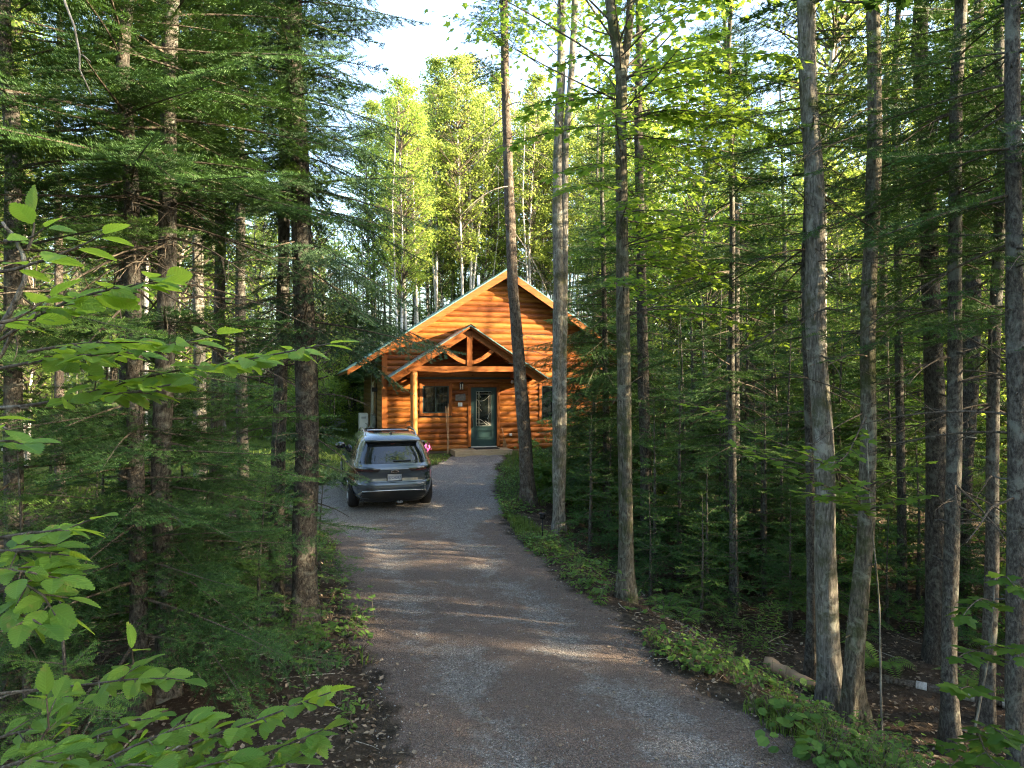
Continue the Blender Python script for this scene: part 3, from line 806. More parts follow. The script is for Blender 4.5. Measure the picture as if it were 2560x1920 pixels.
def build_car(loc, rz, tilt):
    car = thing('parked_car', 'silver grey compact SUV parked on the gravel, seen from behind', 'car', loc, rz)
    car.rotation_euler = (tilt, 0, rz)
    ZT = np.array([.22, .32, .42, .50, .58, .64, .67, .71, .78, .86, .92, .97, 1.01, 1.06, 1.12, 1.20, 1.30, 1.42, 1.52, 1.58, 1.62, 1.645, 1.66, 1.668])
    YR = np.array([.26, .12, .045, .015, .00, .005, .03, .085, .095, .080, .045, .020, .040, .10, .155, .215, .295, .40, .49, .56, .64, .76, .95, 1.2])
    YF = np.array([4.48, 4.58, 4.63, 4.65, 4.65, 4.65, 4.64, 4.63, 4.62, 4.58, 4.50, 4.38, 4.20, 3.85, 3.50, 3.28, 3.05, 2.76, 2.52, 2.36, 2.22, 2.08, 1.92, 1.7])
    W = np.array([.80, .87, .905, .925, .935, .94, .942, .945, .945, .945, .942, .935, .925, .905, .880, .850, .812, .755, .700, .655, .615, .570, .50, .38])
    NE = np.array([5.0]*13 + [4.8, 4.6, 4.5, 4.4, 4.3, 4.2, 4.0, 3.8, 3.6, 3.4, 3.2])
    f = lambda z, A: np.interp(z, ZT, A)
    def rear_y(x, z, off=0.0):
        a = (f(z, YF)-f(z, YR))/2; yc = (f(z, YF)+f(z, YR))/2; n = f(z, NE); w_ = f(z, W)
        return yc - a*(1-np.clip(np.abs(x)/w_, 0, .9995)**n)**(1/n) - off
    def side_x(y, z, off=0.0):
        a = (f(z, YF)-f(z, YR))/2; yc = (f(z, YF)+f(z, YR))/2; n = f(z, NE); w_ = f(z, W)
        return w_*(1-np.clip(np.abs(y-yc)/a, 0, .9995)**n)**(1/n) + off
    def roof_z(x, y):
        lo, hi = 1.0, 1.668
        for _ in range(30):
            z = (lo+hi)/2; a = (f(z, YF)-f(z, YR))/2; yc = (f(z, YF)+f(z, YR))/2; n = f(z, NE)
            if abs(x/f(z, W))**n + abs((y-yc)/a)**n < 1: lo = z
            else: hi = z
        return lo
    # shell
    zs = np.unique(np.concatenate([ZT, np.linspace(.22, 1.668, 60)]))
    th = np.linspace(0, 2*np.pi, 145)
    rows = []
    for z in zs:
        n = f(z, NE); a = (f(z, YF)-f(z, YR))/2; yc = (f(z, YF)+f(z, YR))/2; w_ = f(z, W)
        c, s_ = np.cos(th), np.sin(th)
        rows.append(np.stack([w_*np.sign(c)*np.abs(c)**(2/n), yc+a*np.sign(s_)*np.abs(s_)**(2/n), np.full_like(th, z)], -1))
    G = np.array(rows)
    m = MB(); m.grid(G)
    k = len(th)-1
    top = G[-1][:-1]; m.add(np.vstack([top, [[0, 1.45, 1.672]]]), tris=[(i, (i+1) % k, k) for i in range(k)])
    m.build('body', MAT['car_paint'], car, True)
    m = MB(); bot = G[0][:-1]; m.add(np.vstack([bot+[0, 0, -.002], [[0, 2.3, .22]]]), tris=[(i, (i+1) % k, k) for i in range(k)]); m.build('underbody', MAT['rubber'], car)

    def rear_patch(c00, c10, c11, c01, off, name, mat, nx=20, nz=6, mb=None, mslot=0):
        """bilinear patch on the tail; corners (x,z) bl, br, tr, tl"""
        u, v = np.meshgrid(np.linspace(0, 1, nx), np.linspace(0, 1, nz), indexing='ij')
        c00, c10, c11, c01 = map(np.array, (c00, c10, c11, c01))
        P = (1-u)[..., None]*(1-v)[..., None]*c00 + u[..., None]*(1-v)[..., None]*c10 + u[..., None]*v[..., None]*c11 + (1-u)[..., None]*v[..., None]*c01
        x, z = P[..., 0], P[..., 1]
        fr = np.stack([x, rear_y(x, z, off), z], -1); bk = np.stack([x, rear_y(x, z, -.01), z], -1)
        q = mb or MB()
        q.grid(fr, mat=mslot)
        for A, B in ((fr[0], bk[0]), (fr[-1], bk[-1]), (fr[:, 0], bk[:, 0]), (fr[:, -1], bk[:, -1])): q.grid(np.stack([A, B], 0), mat=mslot)
        return q if mb else q.build(name, mat, car, True)
    def side_patch(sgn, c00, c10, c11, c01, off, name, mat, nx=24, nz=8):
        u, v = np.meshgrid(np.linspace(0, 1, nx), np.linspace(0, 1, nz), indexing='ij')
        c00, c10, c11, c01 = map(np.array, (c00, c10, c11, c01))
        P = (1-u)[..., None]*(1-v)[..., None]*c00 + u[..., None]*(1-v)[..., None]*c10 + u[..., None]*v[..., None]*c11 + (1-u)[..., None]*v[..., None]*c01
        y, z = P[..., 0], P[..., 1]
        fr = np.stack([sgn*side_x(y, z, off), y, z], -1); bk = np.stack([sgn*side_x(y, z, -.01), y, z], -1)
        q = MB(); q.grid(fr)
        for A, B in ((fr[0], bk[0]), (fr[-1], bk[-1]), (fr[:, 0], bk[:, 0]), (fr[:, -1], bk[:, -1])): q.grid(np.stack([A, B], 0))
        return q.build(name, mat, car, True)
    rw = rear_patch((-.73, 1.085), (.73, 1.085), (.585, 1.50), (-.585, 1.50), .006, 'rear_window', MAT['car_glass'], 28, 10)
    m = MB(); x = np.linspace(-.02, .36, 8); m.tube(np.stack([x, rear_y(x, np.full_like(x, 1.135), .022), np.full_like(x, 1.135)], -1), .016, 6); m.build('rear_wiper', MAT['car_cladding'], rw)
    m = MB(); m.box((-.05, rear_y(0, 1.47, .014), 1.462), (.05, rear_y(0, 1.47, .0), 1.476)); m.build('brake_lamp', MAT['lamp_red'], rw)
    # roof spoiler
    m = MB()
    xs = np.linspace(-.60, .60, 15); e = np.abs(xs/.60)**4
    A = np.stack([xs, .36+.07*e, 1.535-.015*e], -1); B = np.stack([xs, .40+.07*e, 1.578-.02*e], -1); C_ = np.stack([xs, .72+0*e, 1.647-.05*e], -1); D = np.stack([xs, .58+.02*e, 1.53+0*e], -1)
    m.grid(np.stack([D, A, B, C_], 0)); m.build('roof_spoiler', MAT['car_paint'], car, True)
    # lamps
    for s in (-1, 1):
        q = rear_patch((s*.36, .915), (s*.90, .905), (s*.915, .995), (s*.30, .985), .010, 'tail_lamp', MAT['lamp_smoke'], 16, 4)
        q2 = rear_patch((s*.835, .70), (s*.905, .70), (s*.925, .904), (s*.80, .904), .011, 'lamp_lens', MAT['lamp_red'], 8, 8); q2.parent = q
        q3 = rear_patch((s*.46, .945), (s*.80, .94), (s*.81, .952), (s*.46, .956), .014, 'lamp_line', MAT['lamp_red'], 10, 2); q3.parent = q
    # dark lower bumper with its pale strip
    rear_patch((-.76, .24), (.76, .24), (.66, .505), (-.66, .505), .008, 'lower_bumper', MAT['car_cladding'], 24, 6)
    m = MB()
    pts = np.array([(-.80, .335), (-.745, .42), (-.68, .49), (-.4, .515), (0, .52), (.4, .515), (.68, .49), (.745, .42), (.80, .335)])
    t_ = np.linspace(0, 8, 49); px = np.interp(t_, range(9), pts[:, 0]); pz = np.interp(t_, range(9), pts[:, 1])
    m.tube(np.stack([px, rear_y(px, pz, .008), pz], -1), .013, 6); m.build('bumper_strip', MAT['trim_silver'], car, True)
    m = MB(); m.box((.05, .04, .235), (.17, .14, .27)); m.build('tow_cover', MAT['trim_silver'], car)
    # shut lines of the tailgate
    for s in (-1, 1):
        m = MB(); zz = np.linspace(.62, 1.07, 12); xx = s*np.interp(zz, [.62, .9, 1.07], [.70, .735, .76])
        m.tube(np.stack([xx, rear_y(xx, zz, .001), zz], -1), .004, 4); m.build('tailgate_seam', MAT['rubber'], car)
    # plate
    yp = float(rear_y(0, .78, .015)); rp = (math.radians(90), 0, 0)
    m = MB(); m.bbox((-.165, yp-.008, .705), (.165, yp+.012, .875), .006); pl = m.build('number_plate', MAT['car_gloss_black'], car)
    m = MB(); m.box((-.148, yp-.0115, .722), (.148, yp-.0082, .858)); m.build('plate_face', MAT['plate_face'], pl)
    text_mesh('plate_number', 'B7CH3R7', .083, MAT['plate_ink'], pl, (0, yp-.012, .785), rp, .001, .80)
    m = MB()
    for q in range(6): m.box((-.085+q*.029, yp-.0135, .728), (-.062+q*.029, yp-.0118, .741))
    m.build('plate_footer', MAT['paper'], pl)
    # bow-tie emblem
    ye = float(rear_y(0, .925, .016)); m = MB()
    def bow(k): return [(-.085*k, .925-.022*k), (-.028*k, .925-.022*k), (-.036*k, .925-.034*k), (.030*k, .925-.034*k), (.036*k, .925-.022*k), (.085*k, .925-.022*k+.004), (.070*k, .925+.022*k), (.030*k, .925+.022*k), (.036*k, .925+.034*k), (-.030*k, .925+.034*k), (-.036*k, .925+.022*k), (-.072*k, .925+.022*k)]
    m.prism(bow(1.0), 1, ye-.006, ye+.02, 0); m.prism(bow(.80), 1, ye-.009, ye-.0062, 1); m.build('bow_tie_emblem', [MAT['chrome'], MAT['car_gloss_black']], car)
    yb = float(rear_y(.5, .56, .004))
    text_mesh('model_lettering', 'EQUINOX', .042, MAT['car_gloss_black'], car, (-.50, float(rear_y(.50, .565, .004)), .565), (math.radians(90), 0, math.radians(-4)), .002, 1.25)
    text_mesh('drive_lettering', 'AWD', .034, MAT['car_gloss_black'], car, (.56, float(rear_y(.56, .565, .004)), .565), (math.radians(90), 0, math.radians(5)), .002, 1.15)
    # sides
    for s in (-1, 1):
        side_patch(s, (.95, 1.10), (3.22, 1.10), (2.46, 1.50), (.98, 1.50), .005, 'side_window', MAT['car_glass'], 30, 8)
        side_patch(s, (.50, 1.14), (.90, 1.10), (.93, 1.49), (.80, 1.47), .005, 'quarter_window', MAT['car_glass'], 10, 8)
        side_patch(s, (1.98, 1.09), (2.06, 1.09), (2.02, 1.51), (1.95, 1.51), .008, 'door_pillar', MAT['car_gloss_black'], 3, 8)
        side_patch(s, (1.42, .24), (3.25, .24), (3.25, .40), (1.42, .40), .012, 'sill_cladding', MAT['car_cladding'], 20, 4)
        for y0 in (1.98, 3.10):
            m = MB(); zz = np.linspace(.42, 1.09, 10); m.tube(np.stack([s*side_x(np.full_like(zz, y0), zz, .001), np.full_like(zz, y0), zz], -1), .004, 4); m.build('door_seam', MAT['rubber'], car)
        for y0 in (1.30, 2.42):
            m = MB(); yy = np.linspace(y0-.10, y0+.10, 7); off = .012+.022*np.sin(np.linspace(0, np.pi, 7)); m.tube(np.stack([s*(side_x(yy, np.full_like(yy, .97))+off), yy, np.full_like(yy, .97)], -1), .014, 6); m.build('door_handle', MAT['car_paint'], car, True)
        # mirror
        U, V = np.meshgrid(np.linspace(0, np.pi, 12), np.linspace(0, 2*np.pi, 17), indexing='ij')
        E = np.stack([s*(1.005+.125*np.sign(np.cos(V))*np.abs(np.cos(V))**.8*np.sin(U)), 2.83+.075*np.cos(U), 1.145+.085*np.sign(np.sin(V))*np.abs(np.sin(V))**.8*np.sin(U)], -1)
        m = MB(); m.grid(E); m.tube([(s*.84, 2.86, 1.09), (s*.95, 2.84, 1.11)], .03, 6); mr = m.build('wing_mirror', MAT['car_gloss_black'], car, True)
        # rails
        m = MB(); yy = np.linspace(.78, 2.42, 22); zz = np.array([roof_z(.565, y) for y in yy]) + .055*np.clip(np.sin(np.linspace(0, np.pi, 22))*2.6, 0, 1) - .01
        m.tube(np.stack([np.full_like(yy, s*.575), yy, zz], -1), .017, 8); m.build('roof_rail', MAT['trim_silver'], car, True)
        # wheels and arches
        for y0 in (.97, 3.70):
            m = MB(); ang = np.linspace(0, 2*np.pi, 49)
            def ring(r0, r1, off):
                pts = []
                for r_ in np.linspace(r0, r1, 5):
                    yy = y0 + r_*np.cos(ang); zz = np.clip(.36 + r_*np.sin(ang), .225, None)
                    pts.append(np.stack([s*side_x(yy, zz, off), yy, zz], -1))
                return np.array(pts)
            m.grid(ring(.0, .40, .004)); m.grid(ring(.385, .455, .016)); m.build('wheel_arch', MAT['car_cladding'], car, True)
            m = MB(); prof = [(.20, -.245), (.29, -.245), (.345, -.225), (.362, -.17), (.363, -.08), (.350, -.02), (.30, .0), (.245, -.004)]
            P = np.array([[(s*(.935+o_), y0 + r_*math.cos(a_), .36 + r_*math.sin(a_)) for a_ in np.linspace(0, 2*np.pi, 41)] for r_, o_ in prof])
            m.grid(P); m.add([(s*(.935-.245), y0+.20*math.cos(a_), .36+.20*math.sin(a_)) for a_ in np.linspace(0, 2*np.pi, 25)[:-1]] + [(s*.69, y0, .36)], tris=[(i, (i+1) % 24, 24) for i in range(24)])
            ty = m.build('wheel', MAT['tyre_rubber'], car, True)
            m = MB(); P = np.array([[(s*(.935+o_), y0 + r_*math.cos(a_), .36 + r_*math.sin(a_)) for a_ in np.linspace(0, 2*np.pi, 41)] for r_, o_ in [(.246, -.004), (.235, -.02), (.22, -.09), (.0, -.10)]])
            m.grid(P)
            for k_ in range(5):
                a_ = k_*2*np.pi/5 + .3; ca, sa = math.cos(a_), math.sin(a_)
                m.tube([(s*.925, y0+.03*ca, .36+.03*sa), (s*.932, y0+.14*ca, .36+.14*sa), (s*.925, y0+.235*ca, .36+.235*sa)], [.03, .022, .026], 6)
            m.build('rim', MAT['rim_metal'], ty, True)
    # roof glass and fin
    m = MB(); X_, Y_ = np.meshgrid(np.linspace(-.47, .47, 15), np.linspace(.98, 2.28, 20), indexing='ij')
    Z_ = np.vectorize(roof_z)(X_, Y_) + .006; m.grid(np.stack([X_, Y_, Z_], -1)); rg = m.build('roof_glass', MAT['car_glass'], car, True)
    for y0 in (1.42, ):
        m = MB(); xx = np.linspace(-.47, .47, 9); m.tube(np.stack([xx, np.full_like(xx, y0), np.array([roof_z(a, y0) for a in xx])+.008], -1), .010, 5); m.build('glass_bar', MAT['trim_silver'], rg)
    z0 = roof_z(0, .82)-.005; m = MB()
    m.add([(-.03, .74, z0), (.03, .74, z0), (.035, .90, z0), (-.035, .90, z0), (-.004, .745, z0+.075), (.004, .745, z0+.075), (.006, .79, z0+.07), (-.006, .79, z0+.07)],
          quads=[(0, 1, 5, 4), (1, 2, 6, 5), (2, 3, 7, 6), (3, 0, 4, 7), (4, 5, 6, 7)]); m.build('antenna_fin', MAT['car_gloss_black'], car)
    return car
CAR_AT = (-2.53, 15.35); CAR_RZ = math.radians(16.5)
_hx, _hy = -math.sin(CAR_RZ), math.cos(CAR_RZ)
_z0 = hz(CAR_AT[0]+.97*_hx, CAR_AT[1]+.97*_hy); _z1 = hz(CAR_AT[0]+3.7*_hx, CAR_AT[1]+3.7*_hy)
_tl = math.atan2(_z1-_z0, 2.73)
build_car((CAR_AT[0], CAR_AT[1], _z0-.97*math.tan(_tl)+.02), CAR_RZ, _tl)

# ------------------------------------------------------------------ vegetation kit
def frames(d, up):
    d = d/(np.linalg.norm(d, axis=1)[:, None]+1e-9)
    y = np.cross(up, d); y /= np.linalg.norm(y, axis=1)[:, None]+1e-9
    z = np.cross(d, y)
    return np.stack([d, y, z], 1)           # rows are local axes

def T_(outline, mid=None, fold=.12, curl=.0):
    """leaf template from half outline points (x, halfwidth): folded strip along a midrib, with uv"""
    o = np.array(outline, float); n = len(o)
    zf = fold*np.abs(o[:, 1]); cz = -curl*o[:, 0]**2
    L = np.stack([o[:, 0], o[:, 1], zf+cz], -1); R = np.stack([o[:, 0], -o[:, 1], zf+cz], -1); M = np.stack([o[:, 0], 0*o[:, 0], cz], -1)
    v = np.concatenate([M, L, R]); wmax = o[:, 1].max()
    uv = np.concatenate([np.stack([0*o[:, 0], o[:, 0]], -1), np.stack([o[:, 1]/wmax, o[:, 0]], -1), np.stack([-o[:, 1]/wmax, o[:, 0]], -1)])
    t = []
    for i in range(n-1):
        for base, fl in ((n, 0), (2*n, 1)):
            for q in ((i, i+1, base+i+1), (i, base+i+1, base+i)): t.append(q if fl else q[::-1])
    return v.astype(np.float32), np.array(t, np.int32), uv.astype(np.float32)

LEAF = {}
LEAF['simple'] = (np.array([(0,0,0),(.5,.30,.05),(1,0,-.04),(.5,-.30,.05)], np.float32), np.array([(0,2,1),(0,3,2)], np.int32), np.zeros((4,2), np.float32))
LEAF['round'] = (np.array([(0,0,0),(.25,.42,.05),(.7,.46,.03),(1,0,-.06),(.7,-.46,.03),(.25,-.42,.05)], np.float32), np.array([(0,2,1),(0,3,2),(0,4,3),(0,5,4)], np.int32), np.zeros((6,2), np.float32))
LEAF['narrow'] = (np.array([(0,0,0),(.4,.085,.01),(1,0,-.12),(.4,-.085,.01)], np.float32), np.array([(0,2,1),(0,3,2)], np.int32), np.zeros((4,2), np.float32))
LEAF['ovate'] = T_([(0, 0), (.12, .14), (.35, .24), (.6, .21), (.85, .09), (1, 0)], fold=.18, curl=.10)
_ser = [(0, .0)]
for i in range(11):
    x = .04 + i*.085; hw = .30*math.sin(math.pi*min(1, (x+.02)**.82))**.8
    _ser += [(x, hw*.93), (x+.070, hw*1.0+.006)]
_ser += [(1.0, 0)]
LEAF['beech'] = T_(_ser, fold=.20, curl=.12)
def _maple():
    pol = [(0, 0), (-.06, .16), (.02, .40), (.13, .36), (.20, .30), (.30, .52), (.42, .46), (.50, .50), (.50, .24), (.66, .24), (.74, .16), (.84, .12), (1.0, 0)]
    o = pol + [(x, -y) for x, y in pol[-2:0:-1]]
    c = np.array([(.34, 0, 0)] + [(x, y, -.10*(abs(y))**1.0 - .06*x*x) for x, y in o], np.float32)
    n = len(o)
    return c, np.array([(0, 1+i, 1+(i+1) % n) for i in range(n)], np.int32), np.zeros((n+1, 2), np.float32)
LEAF['maple'] = _maple()
_mp = [(0, 0), (.0, .30), (.22, .26), (.40, .50), (.52, .22), (1, 0)]
_o = _mp + [(x, -y) for x, y in _mp[-2:0:-1]]
LEAF['maple_far'] = (np.array([(.34, 0, 0)] + [(x, y, -.1*abs(y)) for x, y in _o], np.float32), np.array([(0, 1+i, 1+(i+1) % len(_o)) for i in range(len(_o))], np.int32), np.zeros((len(_o)+1, 2), np.float32))

def stamp(mb, kind, pos, d, up, size, mat=0, tint=.5):
    """many leaves at once"""
    if len(pos) == 0: return
    tv, tt, tu = LEAF[kind]
    pos = np.asarray(pos, np.float32); n = len(pos)
    F = frames(np.asarray(d, float), np.asarray(up, float)).astype(np.float32)
    sz = np.broadcast_to(np.asarray(size, np.float32), (n,))
    V = pos[:, None] + sz[:, None, None]*np.einsum('kj,njc->nkc', tv, F)
    k = len(tv)
    T = (tt[None] + (np.arange(n)*k)[:, None, None]).reshape(-1, 3)
    ti = np.repeat(np.broadcast_to(np.asarray(tint, np.float32), (n,)), k)
    mb.add(V.reshape(-1, 3), tris=T, mat=mat, tint=ti, uv=np.tile(tu, (n, 1)))

LOD = {0: dict(nl=.021, nw=.0026, sp=.0085, tw=.052, sub=.062), 1: dict(nl=.032, nw=.0056, sp=.0185, tw=.086, sub=.115),
       2: dict(nl=.050, nw=.0120, sp=.034, tw=.13, sub=.17), 3: dict(nl=.10, nw=.032, sp=.085, tw=.22, sub=.40)}
def branch_proto(rng, L, lod, droop=.10, spruce=False):
    """flat conifer spray along +x: returns wood (verts, tris) and needles (verts, tris, tint)"""
    p = LOD[lod]
    st, di, ln, ti = [], [], [], []
    bend = rng.uniform(-.08, .08)
    def P(s): return np.array([s, bend*s*s, -droop*s*s/L + .35*droop*(s/L)**4*L])
    def TG(s): d = P(s+.01)-P(s-.01); return d/np.linalg.norm(d)
    s0 = .10*L if lod < 3 else .05*L
    ss = np.arange(s0, L, p['tw'])
    for s in ss:
        tg = TG(s); side = np.cross([0, 0, 1.], tg); side /= np.linalg.norm(side)
        for sg in (-1, 1):
            if rng.random() < .14: continue
            tl = (.52*(L-s)+.05)*rng.uniform(.65, 1.12)*min(1, .35+2.2*s/L)
            tl = min(tl, .62*L)
            a = math.radians(rng.uniform(44, 64))
            zj = rng.normal(-.06, .10) if not spruce else rng.normal(-.30, .16)
            d = tg*math.cos(a) + side*sg*math.sin(a) + np.array([0, 0, zj]); d /= np.linalg.norm(d)
            b = P(s); st.append(b); di.append(d); ln.append(tl); ti.append(s/L)
            q = tl*.22
            while q < tl - .02:
                sd = np.cross([0, 0, 1.], d); sd /= np.linalg.norm(sd)+1e-9
                for s2 in (-1, 1):
                    if rng.random() < .22: continue
                    l2 = (.46*(tl-q)+.025)*rng.uniform(.6, 1.1)
                    if l2 < .03: continue
                    a2 = math.radians(rng.uniform(38, 56)); d2 = d*math.cos(a2) + sd*s2*math.sin(a2) + np.array([0, 0, rng.normal(-.03, .12)]); d2 /= np.linalg.norm(d2)
                    st.append(b+d*q); di.append(d2); ln.append(l2); ti.append(min(1, s/L+.3*q/tl))
                q += p['sub']
    for s in np.arange(.3*L, L, .08):
        st.append(P(s)); di.append(TG(s)); ln.append(min(.09, L-s+.03)); ti.append(s/L)
    st, di, ln, ti = np.array(st), np.array(di), np.array(ln), np.array(ti)
    cnt = np.maximum(1, (ln/p['sp']).astype(int))
    idx = np.repeat(np.arange(len(st)), cnt)
    q = (np.arange(cnt.sum()) - np.repeat(np.cumsum(cnt)-cnt, cnt) + .5)*p['sp']
    base = st[idx] + di[idx]*q[:, None]
    dd = di[idx]; up = np.tile([0, 0, 1.], (len(dd), 1)); sd = np.cross(up, dd); sd /= np.linalg.norm(sd, axis=1)[:, None]+1e-9
    NV, NTt = [], []
    tipf = np.clip(1-(ln[idx]-q)/.12, 0, 1)
    for sg, lift, frac in ((1, .12, 1), (-1, .12, 1), (0, .8, .6)):
        k = np.ones(len(idx), bool) if frac == 1 else rng.random(len(idx)) < frac
        nd = dd[k]*.60 + sd[k]*(sg*.80) + np.array([0, 0, 1.])*(lift + rng.normal(0, .16, k.sum()))[:, None] + sd[k]*rng.normal(0, .15, k.sum())[:, None]
        nd /= np.linalg.norm(nd, axis=1)[:, None]
        l = p['nl']*rng.uniform(.75, 1.15, k.sum())
        hw = dd[k]*p['nw']
        B = base[k]
        V = np.stack([B-hw, B+hw, B+nd*l[:, None]+hw*.25], 1).reshape(-1, 3)
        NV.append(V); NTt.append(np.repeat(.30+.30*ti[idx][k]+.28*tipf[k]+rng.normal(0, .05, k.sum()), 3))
    NV = np.concatenate(NV).astype(np.float32); NTt = np.concatenate(NTt).astype(np.float32)
    w = MB()
    sA = np.linspace(0, L*.97, 9); w.tube(np.array([P(s) for s in sA]), np.interp(sA, [0, L], [.006*L+.0035, .0015]), 5, cap=False)
    WV = np.concatenate(w.v); WQ = np.concatenate(w.q)
    if lod < 3:    # fine twig wood
        k = ln > .06
        a, d_, l_ = st[k], di[k], ln[k]; wd = np.cross(d_, [0, 0, 1.]); wd /= np.linalg.norm(wd, axis=1)[:, None]+1e-9
        r = (.0022 + .004*l_)[:, None]*.6
        tv = np.stack([a-wd*r, a+wd*r, a+d_*l_[:, None]], 1).reshape(-1, 3)
    else: tv = np.zeros((0, 3))
    return dict(L=L, wv=WV, wq=WQ, tv=tv.astype(np.float32), nv=NV, nt=NTt)
PROTO = {}
def protos(lod, spruce=False):
    key = (lod, spruce)
    if key not in PROTO:
        r = np.random.default_rng(100+lod*7+(50 if spruce else 0))
        PROTO[key] = [branch_proto(r, L, lod, droop=(.20 if spruce else .10)*r.uniform(.6, 1.4), spruce=spruce) for L in (.55, .55, 1.0, 1.0, 1.0, 1.6, 1.6, 1.6, 2.3, 2.3)]
    return PROTO[key]

def put_branch(mb, rng, pos, az, pitch, L, lod, spruce=False, wood=0, leaf=1, tint=0.0, roll=None):
    ps = protos(lod, spruce); Ls = np.array([q['L'] for q in ps])
    c = np.argsort(np.abs(np.log(Ls/L)) + rng.random(len(Ls))*.12)[0]; p = ps[c]; k = L/p['L']
    M = np.array(Matrix.Rotation(az, 3, 'Z') @ Matrix.Rotation(-pitch, 3, 'Y') @ Matrix.Rotation(rng.normal(0, .22) if roll is None else roll, 3, 'X'))
    if rng.random() < .5: fl = np.array([1, -1, 1.])
    else: fl = np.ones(3)
    pos = np.asarray(pos)
    mb.add((p['wv']*fl*k) @ M.T + pos, quads=p['wq'], mat=wood)
    if len(p['tv']): mb.add((p['tv']*fl*k) @ M.T + pos, tris=np.arange(len(p['tv'])).reshape(-1, 3), mat=wood)
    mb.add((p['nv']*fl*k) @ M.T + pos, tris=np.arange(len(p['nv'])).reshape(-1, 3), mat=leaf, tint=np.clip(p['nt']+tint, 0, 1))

def dead_twigs(mb, rng, pos, az, pitch, L, mat=0, droop=.25, r0=.008):
    """a bare limb with a few side twigs"""
    k = np.linspace(0, 1, 8)
    d = np.array([math.cos(az)*math.cos(pitch), math.sin(az)*math.cos(pitch), math.sin(pitch)]); sd = np.array([-math.sin(az), math.cos(az), 0])
    wob = np.cumsum(rng.normal(0, .03, 8))*L*.5
    P = pos + d*(L*k)[:, None] + np.array([0, 0, -droop*L])*(k**2)[:, None] + sd*wob[:, None]
    mb.tube(P, r0*(1-.8*k)+.0012, 5, mat, cap=False)
    for s in rng.uniform(.25, .95, rng.integers(3, 8)):
        i = s*7; b = P[int(i)] + (P[min(7, int(i)+1)]-P[int(i)])*(i-int(i))
        d2 = d*rng.uniform(.5, .9) + sd*rng.choice([-1, 1])*rng.uniform(.4, .9) + np.array([0, 0, rng.normal(-.15, .25)]); d2 /= np.linalg.norm(d2)
        l2 = L*(1-s)*rng.uniform(.4, .8) + .08
        kk = np.linspace(0, 1, 4); mb.tube(b + d2*(l2*kk)[:, None] + np.array([0, 0, -.15*l2])*(kk**2)[:, None], r0*.5*(1-s)*(1-.7*kk)+.001, 4, mat, cap=False)

def trunk_mesh(mb, path, r0, r1, rng, flare=.35, sides=16, mat=0, stubs=0):
    """path: points from the ground up; radius eases from r0 to r1; root flare and small irregularities"""
    path = np.asarray(path, float)
    L = np.concatenate([[0], np.cumsum(np.linalg.norm(np.diff(path, axis=0), axis=1))])
    n = int(min(110, max(14, L[-1]/.14)))
    s = np.linspace(0, L[-1], n)**1.0
    # smooth interpolation through the points
    pts = np.stack([np.interp(s, L, path[:, i]) for i in range(3)], -1)
    ker = np.array([1, 2, 3, 2, 1.])/9
    for i in range(2):
        e = np.concatenate([[pts[0, i]*2-pts[j, i] for j in (2, 1)], pts[:, i], [pts[-1, i]*2-pts[-j, i] for j in (2, 3)]]); pts[:, i] = np.convolve(e, ker, 'valid')
    rad = r0 + (r1-r0)*(s/L[-1])**.85
    th = np.linspace(0, 2*np.pi, sides, endpoint=False)
    ph = rng.uniform(0, 6.28, 6)
    lob = 1 + 1.5*flare*np.exp(-s/.26)[:, None]*(1+.6*np.sin(4*th+ph[0])[None] + .45*np.sin(3*th+ph[1])[None])
    irr = 1 + .035*np.sin(2*th[None]+s[:, None]*1.3+ph[2]) + .03*np.sin(3*th[None]-s[:, None]*2.7+ph[3]) + .022*np.sin(5*th[None]+s[:, None]*6.1+ph[4]) + .02*np.sin(s[:, None]*4+ph[5])
    V = pts[:, None] + (rad[:, None]*lob*irr)[..., None]*np.stack([np.cos(th), np.sin(th), 0*th], -1)[None]
    V[0, :, 2] -= .25
    if stubs:
        for zs in rng.uniform(.8, min(9, path[-1][2]*.7), stubs):
            j = int(np.searchsorted(s, zs)); j = min(j, n-2); a = rng.uniform(0, 6.28); d = np.array([math.cos(a), math.sin(a), rng.uniform(-.1, .5)]); l = rng.uniform(.03, .14) + rad[j]
            kk = np.linspace(0, 1, 4); mb.tube(pts[j] + d*(l*kk)[:, None] + rng.normal(0, .006, (4, 3)), np.array([.028, .018, .012, .008])*rng.uniform(.5, 1.1), 6, mat)
    i, k = np.meshgrid(np.arange(n-1), np.arange(sides), indexing='ij'); k2 = (k+1) % sides
    mb.add(V.reshape(-1, 3), quads=np.stack([i*sides+k, i*sides+k2, (i+1)*sides+k2, (i+1)*sides+k], -1).reshape(-1, 4), mat=mat)
    def P(z):
        j = np.interp(z, pts[:, 2], np.arange(n)); a = int(j); b = min(a+1, n-1)
        return pts[a] + (pts[b]-pts[a])*(j-a)
    P.r = lambda z: float(np.interp(z, pts[:, 2], rad))
    return P

